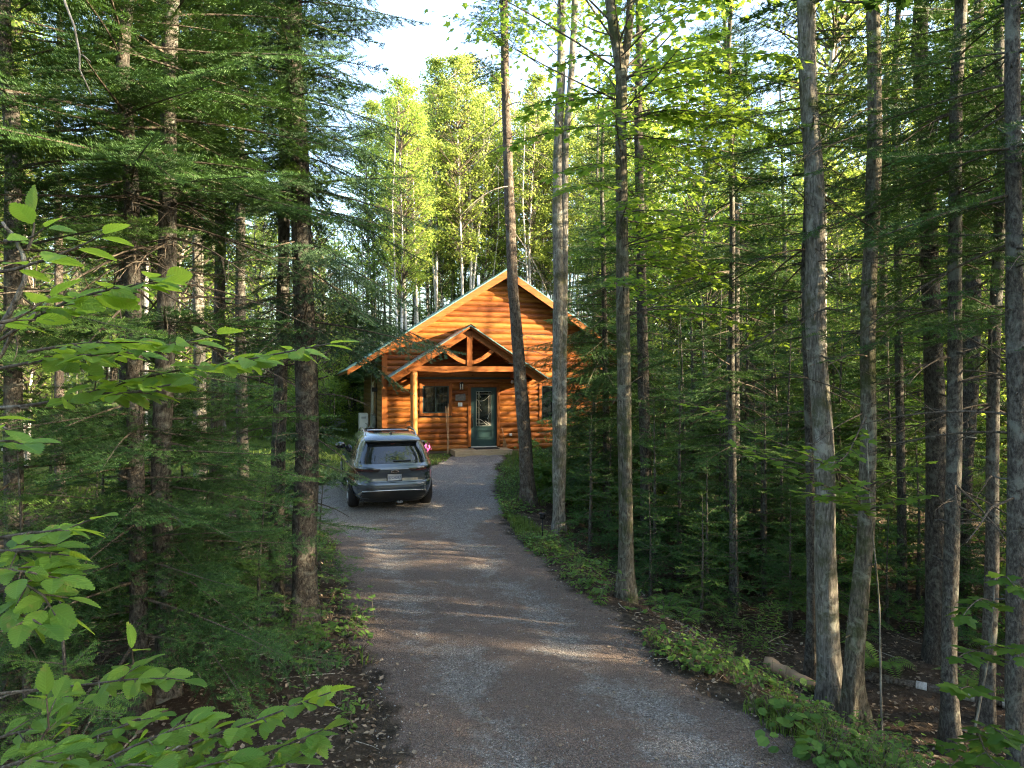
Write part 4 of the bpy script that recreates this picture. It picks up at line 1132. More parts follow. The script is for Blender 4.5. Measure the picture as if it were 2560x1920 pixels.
def conifer_crown(mb, rng, P, z0, z1, L0, lod, every=.42, per=4, keep=1.0, spruce=False, pitch=(0, .5), prof=1.0, seen_top=None, tint=0.0, bias=None, minL=.3, blunt=.0):
    """whorls of sprays between z0 and z1 (heights above the base); lower ones droop, upper ones rise"""
    z = z0
    while z < z1:
        f = (z-z0)/(max(z1-z0, .1))
        Lm = L0*(1-(1-blunt)*f**prof)
        lo = lod if (seen_top is None or z < seen_top) else max(lod, 3)
        a0 = rng.uniform(0, 6.28)
        for i in range(per):
            if rng.random() > keep: continue
            az = a0 + i*2*math.pi/per + rng.normal(0, .3)
            L = max(minL, Lm*rng.uniform(.7, 1.12))
            if bias is not None:
                L *= 1 + bias[1]*math.cos(az-bias[0])
                if L < minL*.6: continue
            pt = pitch[0] + (pitch[1]-pitch[0])*f + rng.normal(0, .10)
            zz = z + rng.uniform(-.15, .15)*every/.42
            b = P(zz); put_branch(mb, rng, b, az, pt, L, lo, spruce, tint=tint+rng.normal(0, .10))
        z += every*rng.uniform(.75, 1.25)

def broad_crown(mb, rng, P, z0, z1, R, ncl, nleaf, size, kind, cl=.5, mat=1, wood=0, flat=.5, shape='oval', up=.75, limb=.02, tintj=.14, hole=.0, limbs=True):
    """limbs from the stem to leafy clumps spread through the crown's volume"""
    H = z1-z0; C = []
    while len(C) < ncl:
        f = rng.random()
        rr = R*(math.sin(math.pi*min(1, .10+.90*f))**.6 if shape == 'oval' else (1-f*.85)**.7)
        r = rr*math.sqrt(rng.uniform(.04, 1)); a = rng.uniform(0, 6.28)
        zz = z0+f*H
        c = P(zz)+np.array([r*math.cos(a), r*math.sin(a), 0])
        C.append((c, zz, r))
    for c, zz, r in C:
        if limbs and limb > 0 and (limb >= .02 or rng.random() < .45):
            zs = max(z0*.93, zz - r*rng.uniform(.5, 1.1)); b = P(zs); k = np.linspace(0, 1, 5)
            mid = (b+c)/2 + rng.normal(0, .08, 3)*r; pts = ((1-k)**2)[:, None]*b + (2*k*(1-k))[:, None]*mid + (k**2)[:, None]*c
            mb.tube(pts, limb*(1-.8*k)*min(1, .3+r/R)+.002, 5, wood, cap=False)
        n = int(nleaf*rng.uniform(.6, 1.4)); s = cl*rng.uniform(.6, 1.3)
        q = rng.normal(0, 1, (n, 3)); q /= np.linalg.norm(q, axis=1)[:, None]; q *= (rng.random(n)**.45)[:, None]*s; q[:, 2] *= flat
        d = q*np.array([1, 1, .3]) + rng.normal(0, .35*s, (n, 3)); d[:, 2] -= .25*s
        u = np.array([0, 0, 1.]) + rng.normal(0, 1-up+.15, (n, 3))
        stamp(mb, kind, c+q, d, u, size*rng.uniform(.65, 1.2, n), mat, np.clip(.5+rng.normal(0, tintj)+rng.normal(0, .10, n), 0, 1))

def spray(mb, rng, pts, kind, size, step, mat=1, wood=0, r0=.008, tint=.5, twig=.25, twigstep=.12, up=.15, flat=True, twigs=True, ends=True):
    """a leafy branch along pts: alternate leaves on the axis and on short side twigs, leaf blades near-level"""
    pts = np.asarray(pts, float); L = np.concatenate([[0], np.cumsum(np.linalg.norm(np.diff(pts, axis=0), axis=1))])
    n = max(4, int(L[-1]/.06)); s = np.linspace(0, L[-1], n); Q = np.stack([np.interp(s, L, pts[:, i]) for i in range(3)], -1)
    if n > 6:
        for i in range(3): Q[2:-2, i] = np.convolve(Q[:, i], np.ones(5)/5, 'valid')
    mb.tube(Q, r0*(1-.82*s/L[-1])+.0012, 6, wood, cap=False)
    pos, dr, sz, up_ = [], [], [], []
    def leaves(A, lo, hi, st, k):
        LL = np.concatenate([[0], np.cumsum(np.linalg.norm(np.diff(A, axis=0), axis=1))]); q = lo*LL[-1]; sg = 1
        while q < hi*LL[-1]:
            b = np.array([np.interp(q, LL, A[:, i]) for i in range(3)]); tg = np.array([np.interp(q+.02, LL, A[:, i]) - np.interp(q-.02, LL, A[:, i]) for i in range(3)])
            tg /= np.linalg.norm(tg)+1e-9; sd = np.cross([0, 0, 1.], tg); sd /= np.linalg.norm(sd)+1e-9
            d = tg*rng.uniform(.3, .75) + sd*sg*rng.uniform(.7, 1.0) + np.array([0, 0, rng.normal(-.12, .16)])
            pos.append(b + d*.012); dr.append(d); sz.append(size*k*rng.uniform(.58, 1.22)); up_.append(np.array([0, 0, 1.])+rng.normal(0, up, 3)); sg = -sg; q += st*rng.uniform(.8, 1.2)
        if ends: pos.append(A[-1]); dr.append(A[-1]-A[-2]); sz.append(size*k); up_.append(np.array([0, 0, 1.])+rng.normal(0, up, 3))
    leaves(Q, .18, 1, step, 1.0)
    if twigs:
        q = .2*L[-1]; sg = 1
        while q < .92*L[-1]:
            b = np.array([np.interp(q, s, Q[:, i]) for i in range(3)]); i0 = min(n-2, int(q/L[-1]*(n-1))); tg = Q[i0+1]-Q[i0]; tg /= np.linalg.norm(tg)
            sd = np.cross([0, 0, 1.], tg); sd /= np.linalg.norm(sd)
            l = twig*rng.uniform(.5, 1.1)*(1.15-q/L[-1]); d = tg*.75 + sd*sg*.7 + np.array([0, 0, rng.normal(.0, .12)]); d /= np.linalg.norm(d)
            k = np.linspace(0, 1, 5); A = b + d*(l*k)[:, None] + np.array([0, 0, -.08*l])*(k**2)[:, None]
            mb.tube(A, r0*.4*(1-.7*k)+.0008, 5, wood, cap=False); leaves(A, .25, 1, step*.8, .92); sg = -sg; q += twigstep*rng.uniform(.7, 1.3)
    if pos: stamp(mb, kind, np.array(pos), np.array(dr), np.array(up_), np.array(sz), mat, np.clip(tint+rng.normal(0, .22, len(pos)), 0, 1))

# ------------------------------------------------------------------ the trees one can point at
class Limbs:
    def __init__(s): s.all = []
    def new(s): s.all.append(MB()); return s.all[-1]
def hand_tree(name, label, cat, barkm, base, path, wid, H, crown=None, leaf='fir', group=None, Y=None, taper=.35, seed=0, stems=None, deadw='twig', flare=.35):
    """base and path are given as seen in the photograph; the tree stands at its own distance, upright to height H"""
    rng = np.random.default_rng(seed+1000)
    if Y is None: p0 = on_ground(*base)
    else:
        p0 = at(base[0], base[1], Y); p0[2] = hz(p0[0], Y)
    Y = p0[1]
    def rel(pth):
        pts = [np.zeros(3)] + [at(vx, vy, Y)-p0 for vx, vy in pth]
        a, b = pts[-2], pts[-1]; d = (b-a)/max(np.linalg.norm(b-a), .1); d = d*np.array([.5, .5, 1]); d /= np.linalg.norm(d)
        while pts[-1][2] < H: pts.append(pts[-1]+d*1.0+np.array([rng.normal(0, .02), rng.normal(0, .03), 0]))
        for i in range(1, len(pts)-1): pts[i] = pts[i]+np.array([0, rng.normal(0, .05), 0])
        return pts
    r0 = wid*VK/F_PX*Y/2
    root = thing(name, label, cat, tuple(p0), 0, group)
    m = MB(); P = trunk_mesh(m, rel(path), r0, r0*taper, rng, flare, stubs=16); m.build('trunk', MAT[barkm], root, True)
    Ps = [P]
    for (pth, w2, z_from) in (stems or []):
        m = MB(); P2 = trunk_mesh(m, rel(pth), w2*VK/F_PX*Y/2, w2*VK/F_PX*Y/2*taper, rng, flare); m.build('trunk', MAT[barkm], root, True); Ps.append(P2)
    if crown:
        m = MB(); d = Limbs()
        crown(m, d, rng, Ps, Y)
        if m.n: m.build('crown', [MAT['twig'], MAT[leaf]], root)
        for q in d.all: q.build('bare_limb', MAT[deadw], root)
    return root
def top_of(Y): return CAM_H + .545*Y + .6

def fir_crown(low=None, gap=None, up=None, lod=1, keep=.7, spruce=False, dead=14, dlen=(.5, 1.5), bias=None, tint=0.0, per=5, every=.32):
    """low / up: (z0, z1, length) bands of living sprays, gap: (z0, z1) a band of bare dead limbs"""
    def f(m, d, rng, Ps, Y):
        P = Ps[0]; st = top_of(Y)
        if low: conifer_crown(m, rng, P, low[0], low[1], low[2], lod, every, per, keep*.85, spruce, (-.12, .05), 1.0, st, tint, bias, blunt=.75)
        if up: conifer_crown(m, rng, P, up[0], up[1], up[2], lod, every, per, keep, spruce, (-.22 if spruce else -.10, .55), 1.15, st, tint, bias)
        if gap:
            for z in rng.uniform(gap[0], gap[1], dead):
                dead_twigs(d.new(), rng, P(z), rng.uniform(0, 6.28), rng.normal(-.05, .25), rng.uniform(*dlen), 0, .25, .011)
    return f
def leaf_crown(z0, z1, R, ncl, nl, size, kind, cl=.6, limb=.03, dead=0, dz=None):
    def f(m, d, rng, Ps, Y):
        for P in Ps: broad_crown(m, rng, P, z0, z1, R, ncl//len(Ps), nl, size, kind, cl, limb=limb)
        for z in rng.uniform(*(dz or (2, z0)), dead): dead_twigs(d.new(), rng, Ps[0](z), rng.uniform(0, 6.28), rng.normal(.1, .3), rng.uniform(.4, 1.6), 0, .2, .009)
    return f

FIRG = 'firs beside the drive'
# --- the firs and the spruce on the side of the car
hand_tree('fir_tree', 'fir with dark scaly trunk, behind the beech leaves, its lower trunk bare', 'fir tree', 'bark_fir', (358, 1502), [(356, 1300), (352, 1000), (362, 700), (366, 350), (364, 100), (366, 0)], 46, 15,
          fir_crown((.9, 3.7, 1.7), (3.4, 4.9), (4.9, 14.6, 2.1), 1, .95, dead=26), seed=1)
hand_tree('fir_tree', 'fir with a warm brown trunk close beside the dark-trunked fir', 'fir tree', 'bark_spruce', (300, 1540), [(298, 1300), (292, 1000), (288, 700), (285, 400)], 40, 13,
          fir_crown((.8, 3.8, 1.8), (3.6, 4.7), (4.8, 12.6, 1.9), 1, .95, dead=16), seed=2)
hand_tree('spruce_tree', 'big spruce with a thick trunk and drooping blue-green boughs beside the car', 'spruce tree', 'bark_spruce', (660, 1342), [(661, 1150), (664, 930), (661, 650), (645, 350), (638, 150), (636, 0)], 54, 17,
          fir_crown((1.7, 2.6, .85), (1.4, 3.8), (3.75, 16.8, 1.55), 1, .98, True, 14, (.4, 1.0), (-.3, .30), per=6, every=.30), leaf='spruce', seed=3)
hand_tree('fir_tree', 'slim fir growing just next to the big drooping spruce', 'fir tree', 'bark_fir', (592, 1326), [(597, 1150), (604, 900), (612, 620), (615, 300)], 33, 14,
          fir_crown((.9, 1.8, 1.3), (2.2, 4.8), (5.4, 13.6, 1.5), 1, .75, dead=22), seed=4)
hand_tree('fir_tree', 'thin fir trunk with sunlit side standing behind the slim fir', 'fir tree', 'bark_fir', (527, 1195), [(527, 1000), (523, 760), (520, 400)], 27, 15, fir_crown((1.0, 2.2, 1.1), (2.2, 6.0), (6.0, 14.6, 1.6), 2, .75, dead=26), seed=5, Y=12.5)
hand_tree('fir_tree', 'pale-barked trunk with many bare limbs between the dark fir and the slim one', 'fir tree', 'bark_maple', (432, 1160), [(431, 900), (429, 600), (426, 300)], 30, 16, fir_crown(None, (2.0, 7.0), (6.5, 15.6, 1.7), 2, .7, dead=30), seed=6, Y=14)
hand_tree('leaning_tree', 'pale trunk leaning behind the dark-trunked fir, sunlit down one side', 'tree', 'bark_maple', (296, 1190), [(297, 900), (300, 640), (318, 400), (326, 150)], 30, 16, leaf_crown(8, 15.6, 2.4, 60, 40, .10, 'simple', .6, .03, 12, (2, 8)), leaf='birch_leaf', seed=7, Y=12)
hand_tree('fir_tree', 'dark upright fir trunk in the shade, seen above the beech sprays', 'fir tree', 'bark_spruce', (270, 1280), [(270, 1000), (268, 700), (266, 380), (266, 100)], 32, 15, fir_crown((.8, 3.0, 1.8), (3.0, 5.6), (5.6, 14.6, 2.1), 1, .95, dead=24), seed=8, Y=9.2)
hand_tree('fir_tree', 'very slender sunlit trunk far back among the firs', 'fir tree', 'bark_pine', (130, 1130), [(128, 900), (127, 600), (125, 300)], 22, 15, fir_crown(None, (1.5, 6.0), (6.0, 14.6, 1.5), 2, .6, dead=20), seed=9, Y=16)
hand_tree('fir_tree', 'bushy fir at the picture edge whose boughs fill the corner above the beech', 'fir tree', 'bark_fir', (30, 1560), [(25, 1200), (20, 800), (15, 300)], 44, 13, fir_crown((.6, 3.6, 1.6), None, (3.6, 12.6, 2.1), 1, .92, dead=0, tint=.1), leaf='fir_light', seed=10, Y=6.4)
hand_tree('fir_tree', 'tall fir with wide flat boughs reaching over the warm brown trunk', 'fir tree', 'bark_fir', (470, 1330), [(470, 1000), (474, 600), (476, 200)], 30, 14, fir_crown((.7, 2.7, 1.8), (2.7, 5.2), (5.4, 13.6, 2.3), 1, .95, dead=12, tint=.08), leaf='fir_light', seed=11, Y=9.0)

# --- the trees along the other edge of the drive
def pine_top(m, d, rng, Ps, Y):
    P = Ps[0]
    for z in np.concatenate([rng.uniform(9.6, 11.6, 9), rng.uniform(11.6, 15.5, 30)]):
        put_branch(m, rng, P(z), rng.uniform(0, 6.28), rng.normal(.12, .15), rng.uniform(.8, 1.7), 2, False)
    for z in rng.uniform(5.6, 10.5, 16): dead_twigs(d.new(), rng, P(z), rng.choice([0.2, 3.0])+rng.normal(0, .7), rng.normal(-.25, .25), rng.uniform(.7, 2.2), 0, .45, .013)
    for z in rng.uniform(2.5, 6, 6): dead_twigs(d.new(), rng, P(z), rng.normal(-.2, .6), rng.normal(.05, .2), rng.uniform(.7, 1.6), 0, .3, .010)
hand_tree('pine_tree', 'slightly curved brown pine trunk standing in front of the cabin wall', 'pine tree', 'bark_pine', (1143, 1088), [(1137, 1000), (1125, 830), (1108, 620), (1100, 420), (1092, 200), (1088, 0)], 31, 16, pine_top, leaf='spruce', seed=20, deadw='twig_pale')
hand_tree('maple_tree', 'pale lichen-spotted maple with two stems that part above the cabin roof', 'maple tree', 'bark_maple', (1207, 1152), [(1207, 1000), (1205, 800), (1206, 600), (1204, 440), (1206, 300), (1212, 150), (1213, 0)], 28, 16,
          leaf_crown(8.8, 15.5, 2.5, 90, 40, .11, 'maple_far', .6, .012, 8, (5, 10)), leaf='maple_leaf', seed=21, stems=[([(1213, 1000), (1215, 800), (1219, 600), (1219, 440), (1220, 330), (1231, 200), (1241, 50), (1243, 0)], 21, 0)], taper=.5)
def maple_sprays(specs, H, forks=None):
    def f(m, d, rng, Ps, Y):
        P = Ps[0]
        for (z0, z1, n, azc, azs, L0, L1, tint) in specs:
            for i in range(n):
                z = rng.uniform(z0, z1); az = azc + rng.normal(0, azs); L = rng.uniform(L0, L1); b = P(z)
                k = np.linspace(0, 1, 7); ri = rng.uniform(.05, .30)
                pts = b + np.array([math.cos(az), math.sin(az), 0])*(L*k)[:, None] + np.array([0, 0, 1.])*(L*(ri*k - .30*k**2))[:, None] + np.cumsum(rng.normal(0, .03, (7, 3)), 0)*L*.4
                spray(m, rng, pts, 'maple', .118, .085, r0=.010, tint=tint+rng.normal(0, .08), twig=.55*L/1.5, twigstep=.15, up=.22)
        broad_crown(m, rng, P, 7.4, H-.3, 3.0, 85, 40, .13, 'maple_far', .7, limb=.013)
    return f
hand_tree('maple_tree', 'dark-barked maple that forks high up, layered bright sprays of leaves', 'maple tree', 'bark_mossy', (1352, 1297), [(1352, 1100), (1347, 900), (1345, 600), (1341, 300), (1342, 160), (1322, 40), (1318, 0)], 33, 15,
          maple_sprays([(3.9, 5.4, 11, -.25, .9, 1.2, 2.6, .55), (5.2, 7.6, 22, -.15, 1.0, 1.2, 2.7, .62), (5.0, 7.6, 7, 2.9, .6, .8, 1.6, .55)], 15), leaf='maple_leaf', seed=22, stems=[([(1353, 1100), (1349, 900), (1347, 600), (1344, 300), (1346, 160), (1360, 60), (1362, 0)], 24, 0)], taper=.5)
hand_tree('fir_tree', 'straight dark trunk directly behind the forked maple', 'fir tree', 'bark_spruce', (1398, 1205), [(1396, 1000), (1388, 760), (1383, 500), (1378, 250)], 29, 16, fir_crown((2.2, 5.0, 1.3), (3.0, 7.0), (6.0, 15.6, 1.7), 2, .7, dead=18), seed=23)
hand_tree('fir_tree', 'thin straight fir pole with sparse flat boughs among the dark saplings', 'fir tree', 'bark_fir', (1585, 1322), [(1583, 1100), (1580, 800), (1579, 500), (1578, 250)], 19, 11.5, fir_crown((2.6, 4.6, 1.3), (3.2, 6.6), (5.2, 11.2, 1.8), 1, .8, dead=26, dlen=(.6, 1.9)), seed=24)
hand_tree('maple_tree', 'thick grey maple trunk with deep furrows at the foot of the bank', 'maple tree', 'bark_maple', (1795, 1522), [(1788, 1300), (1778, 1000), (1765, 700), (1757, 400), (1748, 150), (1743, 0)], 48, 15, leaf_crown(8.6, 14.6, 3.0, 45, 36, .12, 'maple_far', .7, .02, 9, (3, 8)), leaf='maple_leaf', seed=25, taper=.55)
hand_tree('maple_tree', 'mossy curving maple trunk rising from the same foot as the thick grey one', 'maple tree', 'bark_mossy', (1842, 1562), [(1838, 1450), (1856, 1300), (1872, 1150), (1874, 950), (1872, 700), (1884, 450), (1890, 250), (1884, 60), (1882, 0)], 38, 14, leaf_crown(8.4, 13.6, 2.6, 40, 36, .12, 'maple_far', .7, .02, 10, (2.5, 7)), leaf='maple_leaf', seed=26, taper=.5, flare=.55)
hand_tree('fir_tree', 'narrow trunk half hidden at the side of the thick grey maple', 'fir tree', 'bark_fir', (1750, 1482), [(1749, 1300), (1747, 1000), (1742, 600), (1738, 300)], 24, 13, fir_crown((4.2, 6.2, 1.3), (2.0, 6.0), (6.2, 12.6, 1.5), 1, .65, dead=16), seed=27)
hand_tree('spruce_tree', 'massive dark spruce trunk standing back from the mossy maple', 'spruce tree', 'bark_spruce', (2025, 1432), [(2022, 1200), (2015, 900), (2008, 600), (2002, 300), (1996, 100)], 46, 16, fir_crown((4.6, 6.6, 1.5), (3.0, 7.0), (6.2, 15.6, 1.9), 1, .72, True, 16), leaf='fir', seed=28)
hand_tree('fir_tree', 'straight grey-brown fir trunk in front of the massive spruce', 'fir tree', 'bark_fir', (2055, 1625), [(2057, 1400), (2060, 1000), (2062, 600), (2066, 200), (2068, 0)], 34, 13, fir_crown((4.4, 5.6, 1.2), (2.4, 6.4), (5.6, 12.6, 1.6), 1, .70, dead=18, tint=.05), seed=29, taper=.5)
hand_tree('fir_tree', 'slim trunk with a sunlit edge near the leafy maple sapling', 'fir tree', 'bark_fir', (2130, 1562), [(2137, 1250), (2142, 1000), (2146, 700), (2158, 350), (2168, 60)], 29, 13, fir_crown((4.0, 5.6, 1.3), (2.4, 6.4), (5.6, 12.6, 1.6), 1, .70, dead=16, tint=.08), seed=30, taper=.5)
hand_tree('fir_tree', 'grey trunk flecked with lichen at the very edge of the view', 'fir tree', 'bark_fir', (2203, 1700), [(2201, 1500), (2198, 1000), (2196, 600), (2194, 200)], 40, 13, fir_crown((3.9, 5.0, 1.1), (2.0, 5.8), (5.2, 12.6, 1.6), 1, .7, dead=12), seed=31, Y=5.9, taper=.55)
hand_tree('spruce_tree', 'dark leaning trunk behind the slim sunlit one, far inside the wood', 'spruce tree', 'bark_spruce', (2072, 1290), [(2085, 1000), (2098, 750), (2108, 450), (2116, 200)], 40, 16, fir_crown((5.2, 7.5, 1.6), (3.0, 8.0), (7.4, 15.6, 1.9), 2, .6, True, 18), leaf='fir', seed=32, Y=12.5)
hand_tree('fir_tree', 'thin dark trunk between the mossy maple and the massive spruce', 'fir tree', 'bark_spruce', (1948, 1340), [(1950, 1100), (1942, 800), (1936, 500), (1932, 200)], 20, 14, fir_crown((4.0, 7.0, 1.3), (2.0, 7.0), (7.2, 13.6, 1.5), 2, .6, dead=22), seed=33, Y=12)
hand_tree('hemlock_tree', 'shaggy young hemlock in front of the cabin corner, boughs across its logs', 'hemlock tree', 'bark_fir', (1312, 1075), [(1309, 900), (1306, 700), (1303, 500)], 18, 9.6, fir_crown((1.3, 3.6, 2.1), None, (3.6, 9.5, 2.3), 1, 1.0, True, 0, every=.27, per=6), leaf='fir', seed=34, Y=16.8)

# ------------------------------------------------------------------ saplings of the right-hand shade
def make_fir_sapling(H, L0, lod, seed, leaf='fir', keep=.9):
    rng = np.random.default_rng(seed)
    root = thing('fir_sapling', 'young fir', 'young fir')
    m = MB(); P = trunk_mesh(m, [(0, 0, 0), (rng.normal(0, .03), rng.normal(0, .03), H*.5), (rng.normal(0, .05), rng.normal(0, .05), H)], .012*H+.008, .004, rng, .2, 7)
    a = m.build('trunk', MAT['bark_fir'], root, True)
    c = MB(); conifer_crown(c, rng, P, .18*H, H*.99, L0, lod, .20+.03*H, 5, keep, False, (-.15, .65), 1.0, minL=.16)
    b = c.build('crown', [MAT['twig'], MAT[leaf]], root)
    KIDS[root.name] = [a, b]; return root
SAP1 = [make_fir_sapling(H, L, 1, 60+i, lf) for i, (H, L, lf) in enumerate([(1.9, .8, 'fir_light'), (2.6, .95, 'fir'), (3.6, 1.25, 'fir')])]
SAP2 = [make_fir_sapling(H, L, 2, 70+i, lf) for i, (H, L, lf) in enumerate([(2.6, 1.05, 'fir'), (3.8, 1.35, 'fir'), (5.2, 1.6, 'fir'), (3.2, 1.2, 'fir_light')])]
_used = set()
def put(src, x, y, rz, sc=1.0, label=None, group=None, z=None, tilt=(0, 0)):
    zz = hz(x, y) if z is None else z
    if src.name not in _used:
        _used.add(src.name); src.location = (x, y, zz); src.rotation_euler = (tilt[0], tilt[1], rz); src.scale = (sc,)*3
        if label: src['label'] = label
        if group: src['group'] = group
        return src
    return copy_thing(src, (x, y, zz), rz, sc, label, group, tilt)
R5 = np.random.default_rng(55)
near_saps = [((150, 1585), 0, .95, 'pale green fir sapling behind the lowest beech leaves', 4.6), ((455, 1330), 1, .95, 'fir sapling with spreading boughs between the dark fir and the spruce', 8.2),
             ((560, 1270), 0, 1.0, 'small fir sapling in front of the slim fir trunk', 7.6), ((690, 1250), 0, .85, 'little fir sapling at the edge of the drive by the thick spruce', 10.2),
             ((215, 1330), 2, .8, 'bushy young fir in the deep shade behind the warm brown trunk', 8.6), ((60, 1400), 1, 1.0, 'young fir filling the shade near the bushy corner fir', 6.0),
             ((395, 1250), 2, .9, 'tall fir sapling behind the dark-trunked fir', 10.5), ((600, 1165), 1, .8, 'fir sapling just behind the big drooping spruce', 12.5)]
for (vp, k, sc, lab, Y) in near_saps:
    p = at(vp[0], vp[1], Y); put(SAP1[k], p[0], Y, R5.uniform(0, 6.28), sc, lab)
right_saps = [(1272, 1070, 18.6, 2, 1.25), (1345, 1060, 19.5, 2, 1.3), (1400, 1075, 17.5, 1, 1.3), (1310, 1120, 15.8, 0, 1.0), (1345, 1180, 13.2, 1, .7), (1430, 1290, 11.3, 0, .7), (1500, 1330, 10.6, 3, .6), (1540, 1290, 11.6, 1, .7), (1625, 1310, 11.0, 0, .8), (1680, 1330, 10.6, 1, .55), (1720, 1290, 11.8, 2, .6), (1830, 1300, 11.5, 1, .7), (1890, 1330, 10.8, 0, .7), (1960, 1290, 12, 2, .6), (2040, 1270, 12.6, 1, .8), (2110, 1300, 11.6, 0, .9), (2170, 1280, 12, 1, .8), (1780, 1200, 15, 2, 1.0), (1870, 1170, 17, 2, 1.1), (1950, 1160, 17.5, 3, 1.2), (2050, 1180, 16, 2, 1.0), (2140, 1190, 15.5, 1, 1.1),
              (1270, 1150, 15.2, 1, .75), (1300, 1190, 13.6, 0, .95), (1415, 1250, 12.6, 1, .9), (1450, 1200, 14.5, 2, .85), (1480, 1260, 12.8, 1, 1.0), (1500, 1180, 15.5, 2, 1.0), (1530, 1230, 13.5, 0, 1.1), (1560, 1180, 16, 3, 1.1),
              (1610, 1230, 13.8, 1, 1.05), (1640, 1260, 12.2, 2, .8), (1660, 1190, 16, 2, 1.0), (1690, 1240, 13.0, 1, .9), (1715, 1220, 14.8, 2, .95), (1820, 1200, 15.2, 1, 1.0), (1900, 1190, 16, 2, .9), (1985, 1200, 15, 1, .8), (1250, 1080, 18.8, 0, .8), (1440, 1120, 19, 2, .9), (1590, 1110, 21, 2, 1.0), (1740, 1130, 19, 3, 1.1)]
for (vx, vy, Y, k, sc) in right_saps:
    p = at(vx, vy, Y); put(SAP2[k], p[0]+R5.normal(0, .15), Y, R5.uniform(0, 6.28), sc, 'dark green young fir in the crowded shade below the tall trunks', 'young firs in the shade across the drive from the car')

# ------------------------------------------------------------------ the wood all round: a few kinds, each tree its own object
def make_conifer(H, L0, z0, seed, leaf, barkm, spruce=False, keep=.85, dead=18):
    rng = np.random.default_rng(seed); root = thing('conifer_tree', 'conifer', 'conifer')
    m = MB(); P = trunk_mesh(m, [(0, 0, 0), (rng.normal(0, .12), rng.normal(0, .12), H*.5), (rng.normal(0, .2), rng.normal(0, .2), H)], .0085*H+.02, .02, rng, .3, 10)
    a = m.build('trunk', MAT[barkm], root, True)
    c = MB(); conifer_crown(c, rng, P, z0, H*.99, L0, 2, .46, 5, keep, spruce, (-.22, .55), 1.05)
    for z in rng.uniform(1.2, z0+1.5, dead): dead_twigs(c, rng, P(z), rng.uniform(0, 6.28), rng.normal(-.1, .2), rng.uniform(.5, 1.7), 0, .25, .010)
    b = c.build('crown', [MAT['twig'], MAT[leaf]], root); KIDS[root.name] = [a, b]; return root
def make_broad(name, cat, H, z0, R, ncl, nl, size, kind, cl, leaf, barkm, seed, r0, shape='oval', limb=.03, twin=False):
    rng = np.random.default_rng(seed); root = thing(name, 'broadleaf', cat)
    m = MB(); b1, b2 = rng.normal(0, .25, 2), rng.normal(0, .5, 2)
    P = trunk_mesh(m, [(0, 0, 0), (b1[0]*.5, b1[1]*.5, H*.25), (b1[0], b1[1], H*.5), (b2[0], b2[1], H*.98)], r0, r0*.18, rng, .25, 10)
    if twin:
        q = rng.normal(0, .2, 2); trunk_mesh(m, [(.18, .05, 0), (.3+q[0], q[1], H*.3), (.9+q[0], q[1]*2, H*.62), (1.0+q[0], q[1], H*.85)], r0*.8, r0*.2, rng, .2, 9)
    a = m.build('trunk', MAT[barkm], root, True)
    c = MB(); broad_crown(c, rng, P, z0, H, R, ncl, nl, size, kind, cl, shape=shape, limb=limb)
    b = c.build('crown', [MAT['twig'], MAT[leaf]], root); KIDS[root.name] = [a, b]; return root
CON = [make_conifer(16, 2.1, 4.5, 201, 'fir', 'bark_fir'), make_conifer(17.5, 2.3, 3.2, 202, 'spruce', 'bark_spruce', True), make_conifer(15, 1.8, 6.0, 203, 'fir', 'bark_fir', keep=.7, dead=30), make_conifer(13, 2.0, 1.8, 204, 'fir_light', 'bark_fir')]
ASP = [make_broad('aspen_tree', 'aspen tree', 19, 8.0, 1.55, 230, 40, .105, 'round', .46, 'aspen_leaf', 'bark_birch', 211, .11), make_broad('aspen_tree', 'aspen tree', 17.5, 7.5, 1.4, 210, 40, .105, 'round', .43, 'aspen_leaf', 'bark_birch', 212, .09),
       make_broad('aspen_tree', 'aspen tree', 20, 9.0, 1.5, 220, 40, .105, 'round', .46, 'aspen_leaf', 'bark_birch', 213, .12, twin=True), make_broad('birch_tree', 'birch tree', 16, 6.0, 1.6, 230, 40, .12, 'simple', .46, 'birch_leaf', 'bark_birch', 214, .09, twin=True)]
MAPL = [make_broad('maple_tree', 'maple tree', 15, 4.5, 3.0, 170, 40, .14, 'maple_far', .75, 'maple_leaf', 'bark_maple', 221, .13), make_broad('maple_tree', 'maple tree', 12, 2.5, 2.6, 150, 40, .13, 'maple_far', .7, 'birch_leaf', 'bark_maple', 222, .09)]
LOW = [make_broad('young_broadleaf_tree', 'young tree', 8.0, .9, 2.2, 110, 34, .12, 'maple_far', .62, 'aspen_leaf', 'bark_maple', 241, .05), make_broad('young_broadleaf_tree', 'young tree', 6.0, .6, 1.9, 130, 38, .11, 'simple', .58, 'birch_leaf', 'bark_maple', 242, .04), make_broad('young_broadleaf_tree', 'young tree', 10.0, 1.6, 2.3, 125, 34, .12, 'round', .65, 'aspen_leaf', 'bark_birch', 243, .06)]
SHR = [make_broad('leafy_shrub', 'shrub', 1.7, .15, .9, 60, 34, .085, 'simple', .26, 'weed_leaf', 'twig', 231, .015, 'cone', .008), make_broad('leafy_shrub', 'shrub', 2.6, .3, 1.1, 80, 34, .09, 'simple', .30, 'birch_leaf', 'twig', 232, .02, 'oval', .010), make_broad('leafy_shrub', 'shrub', 1.1, .1, .8, 45, 30, .075, 'round', .22, 'weed_leaf', 'twig', 233, .012, 'cone', .006)]

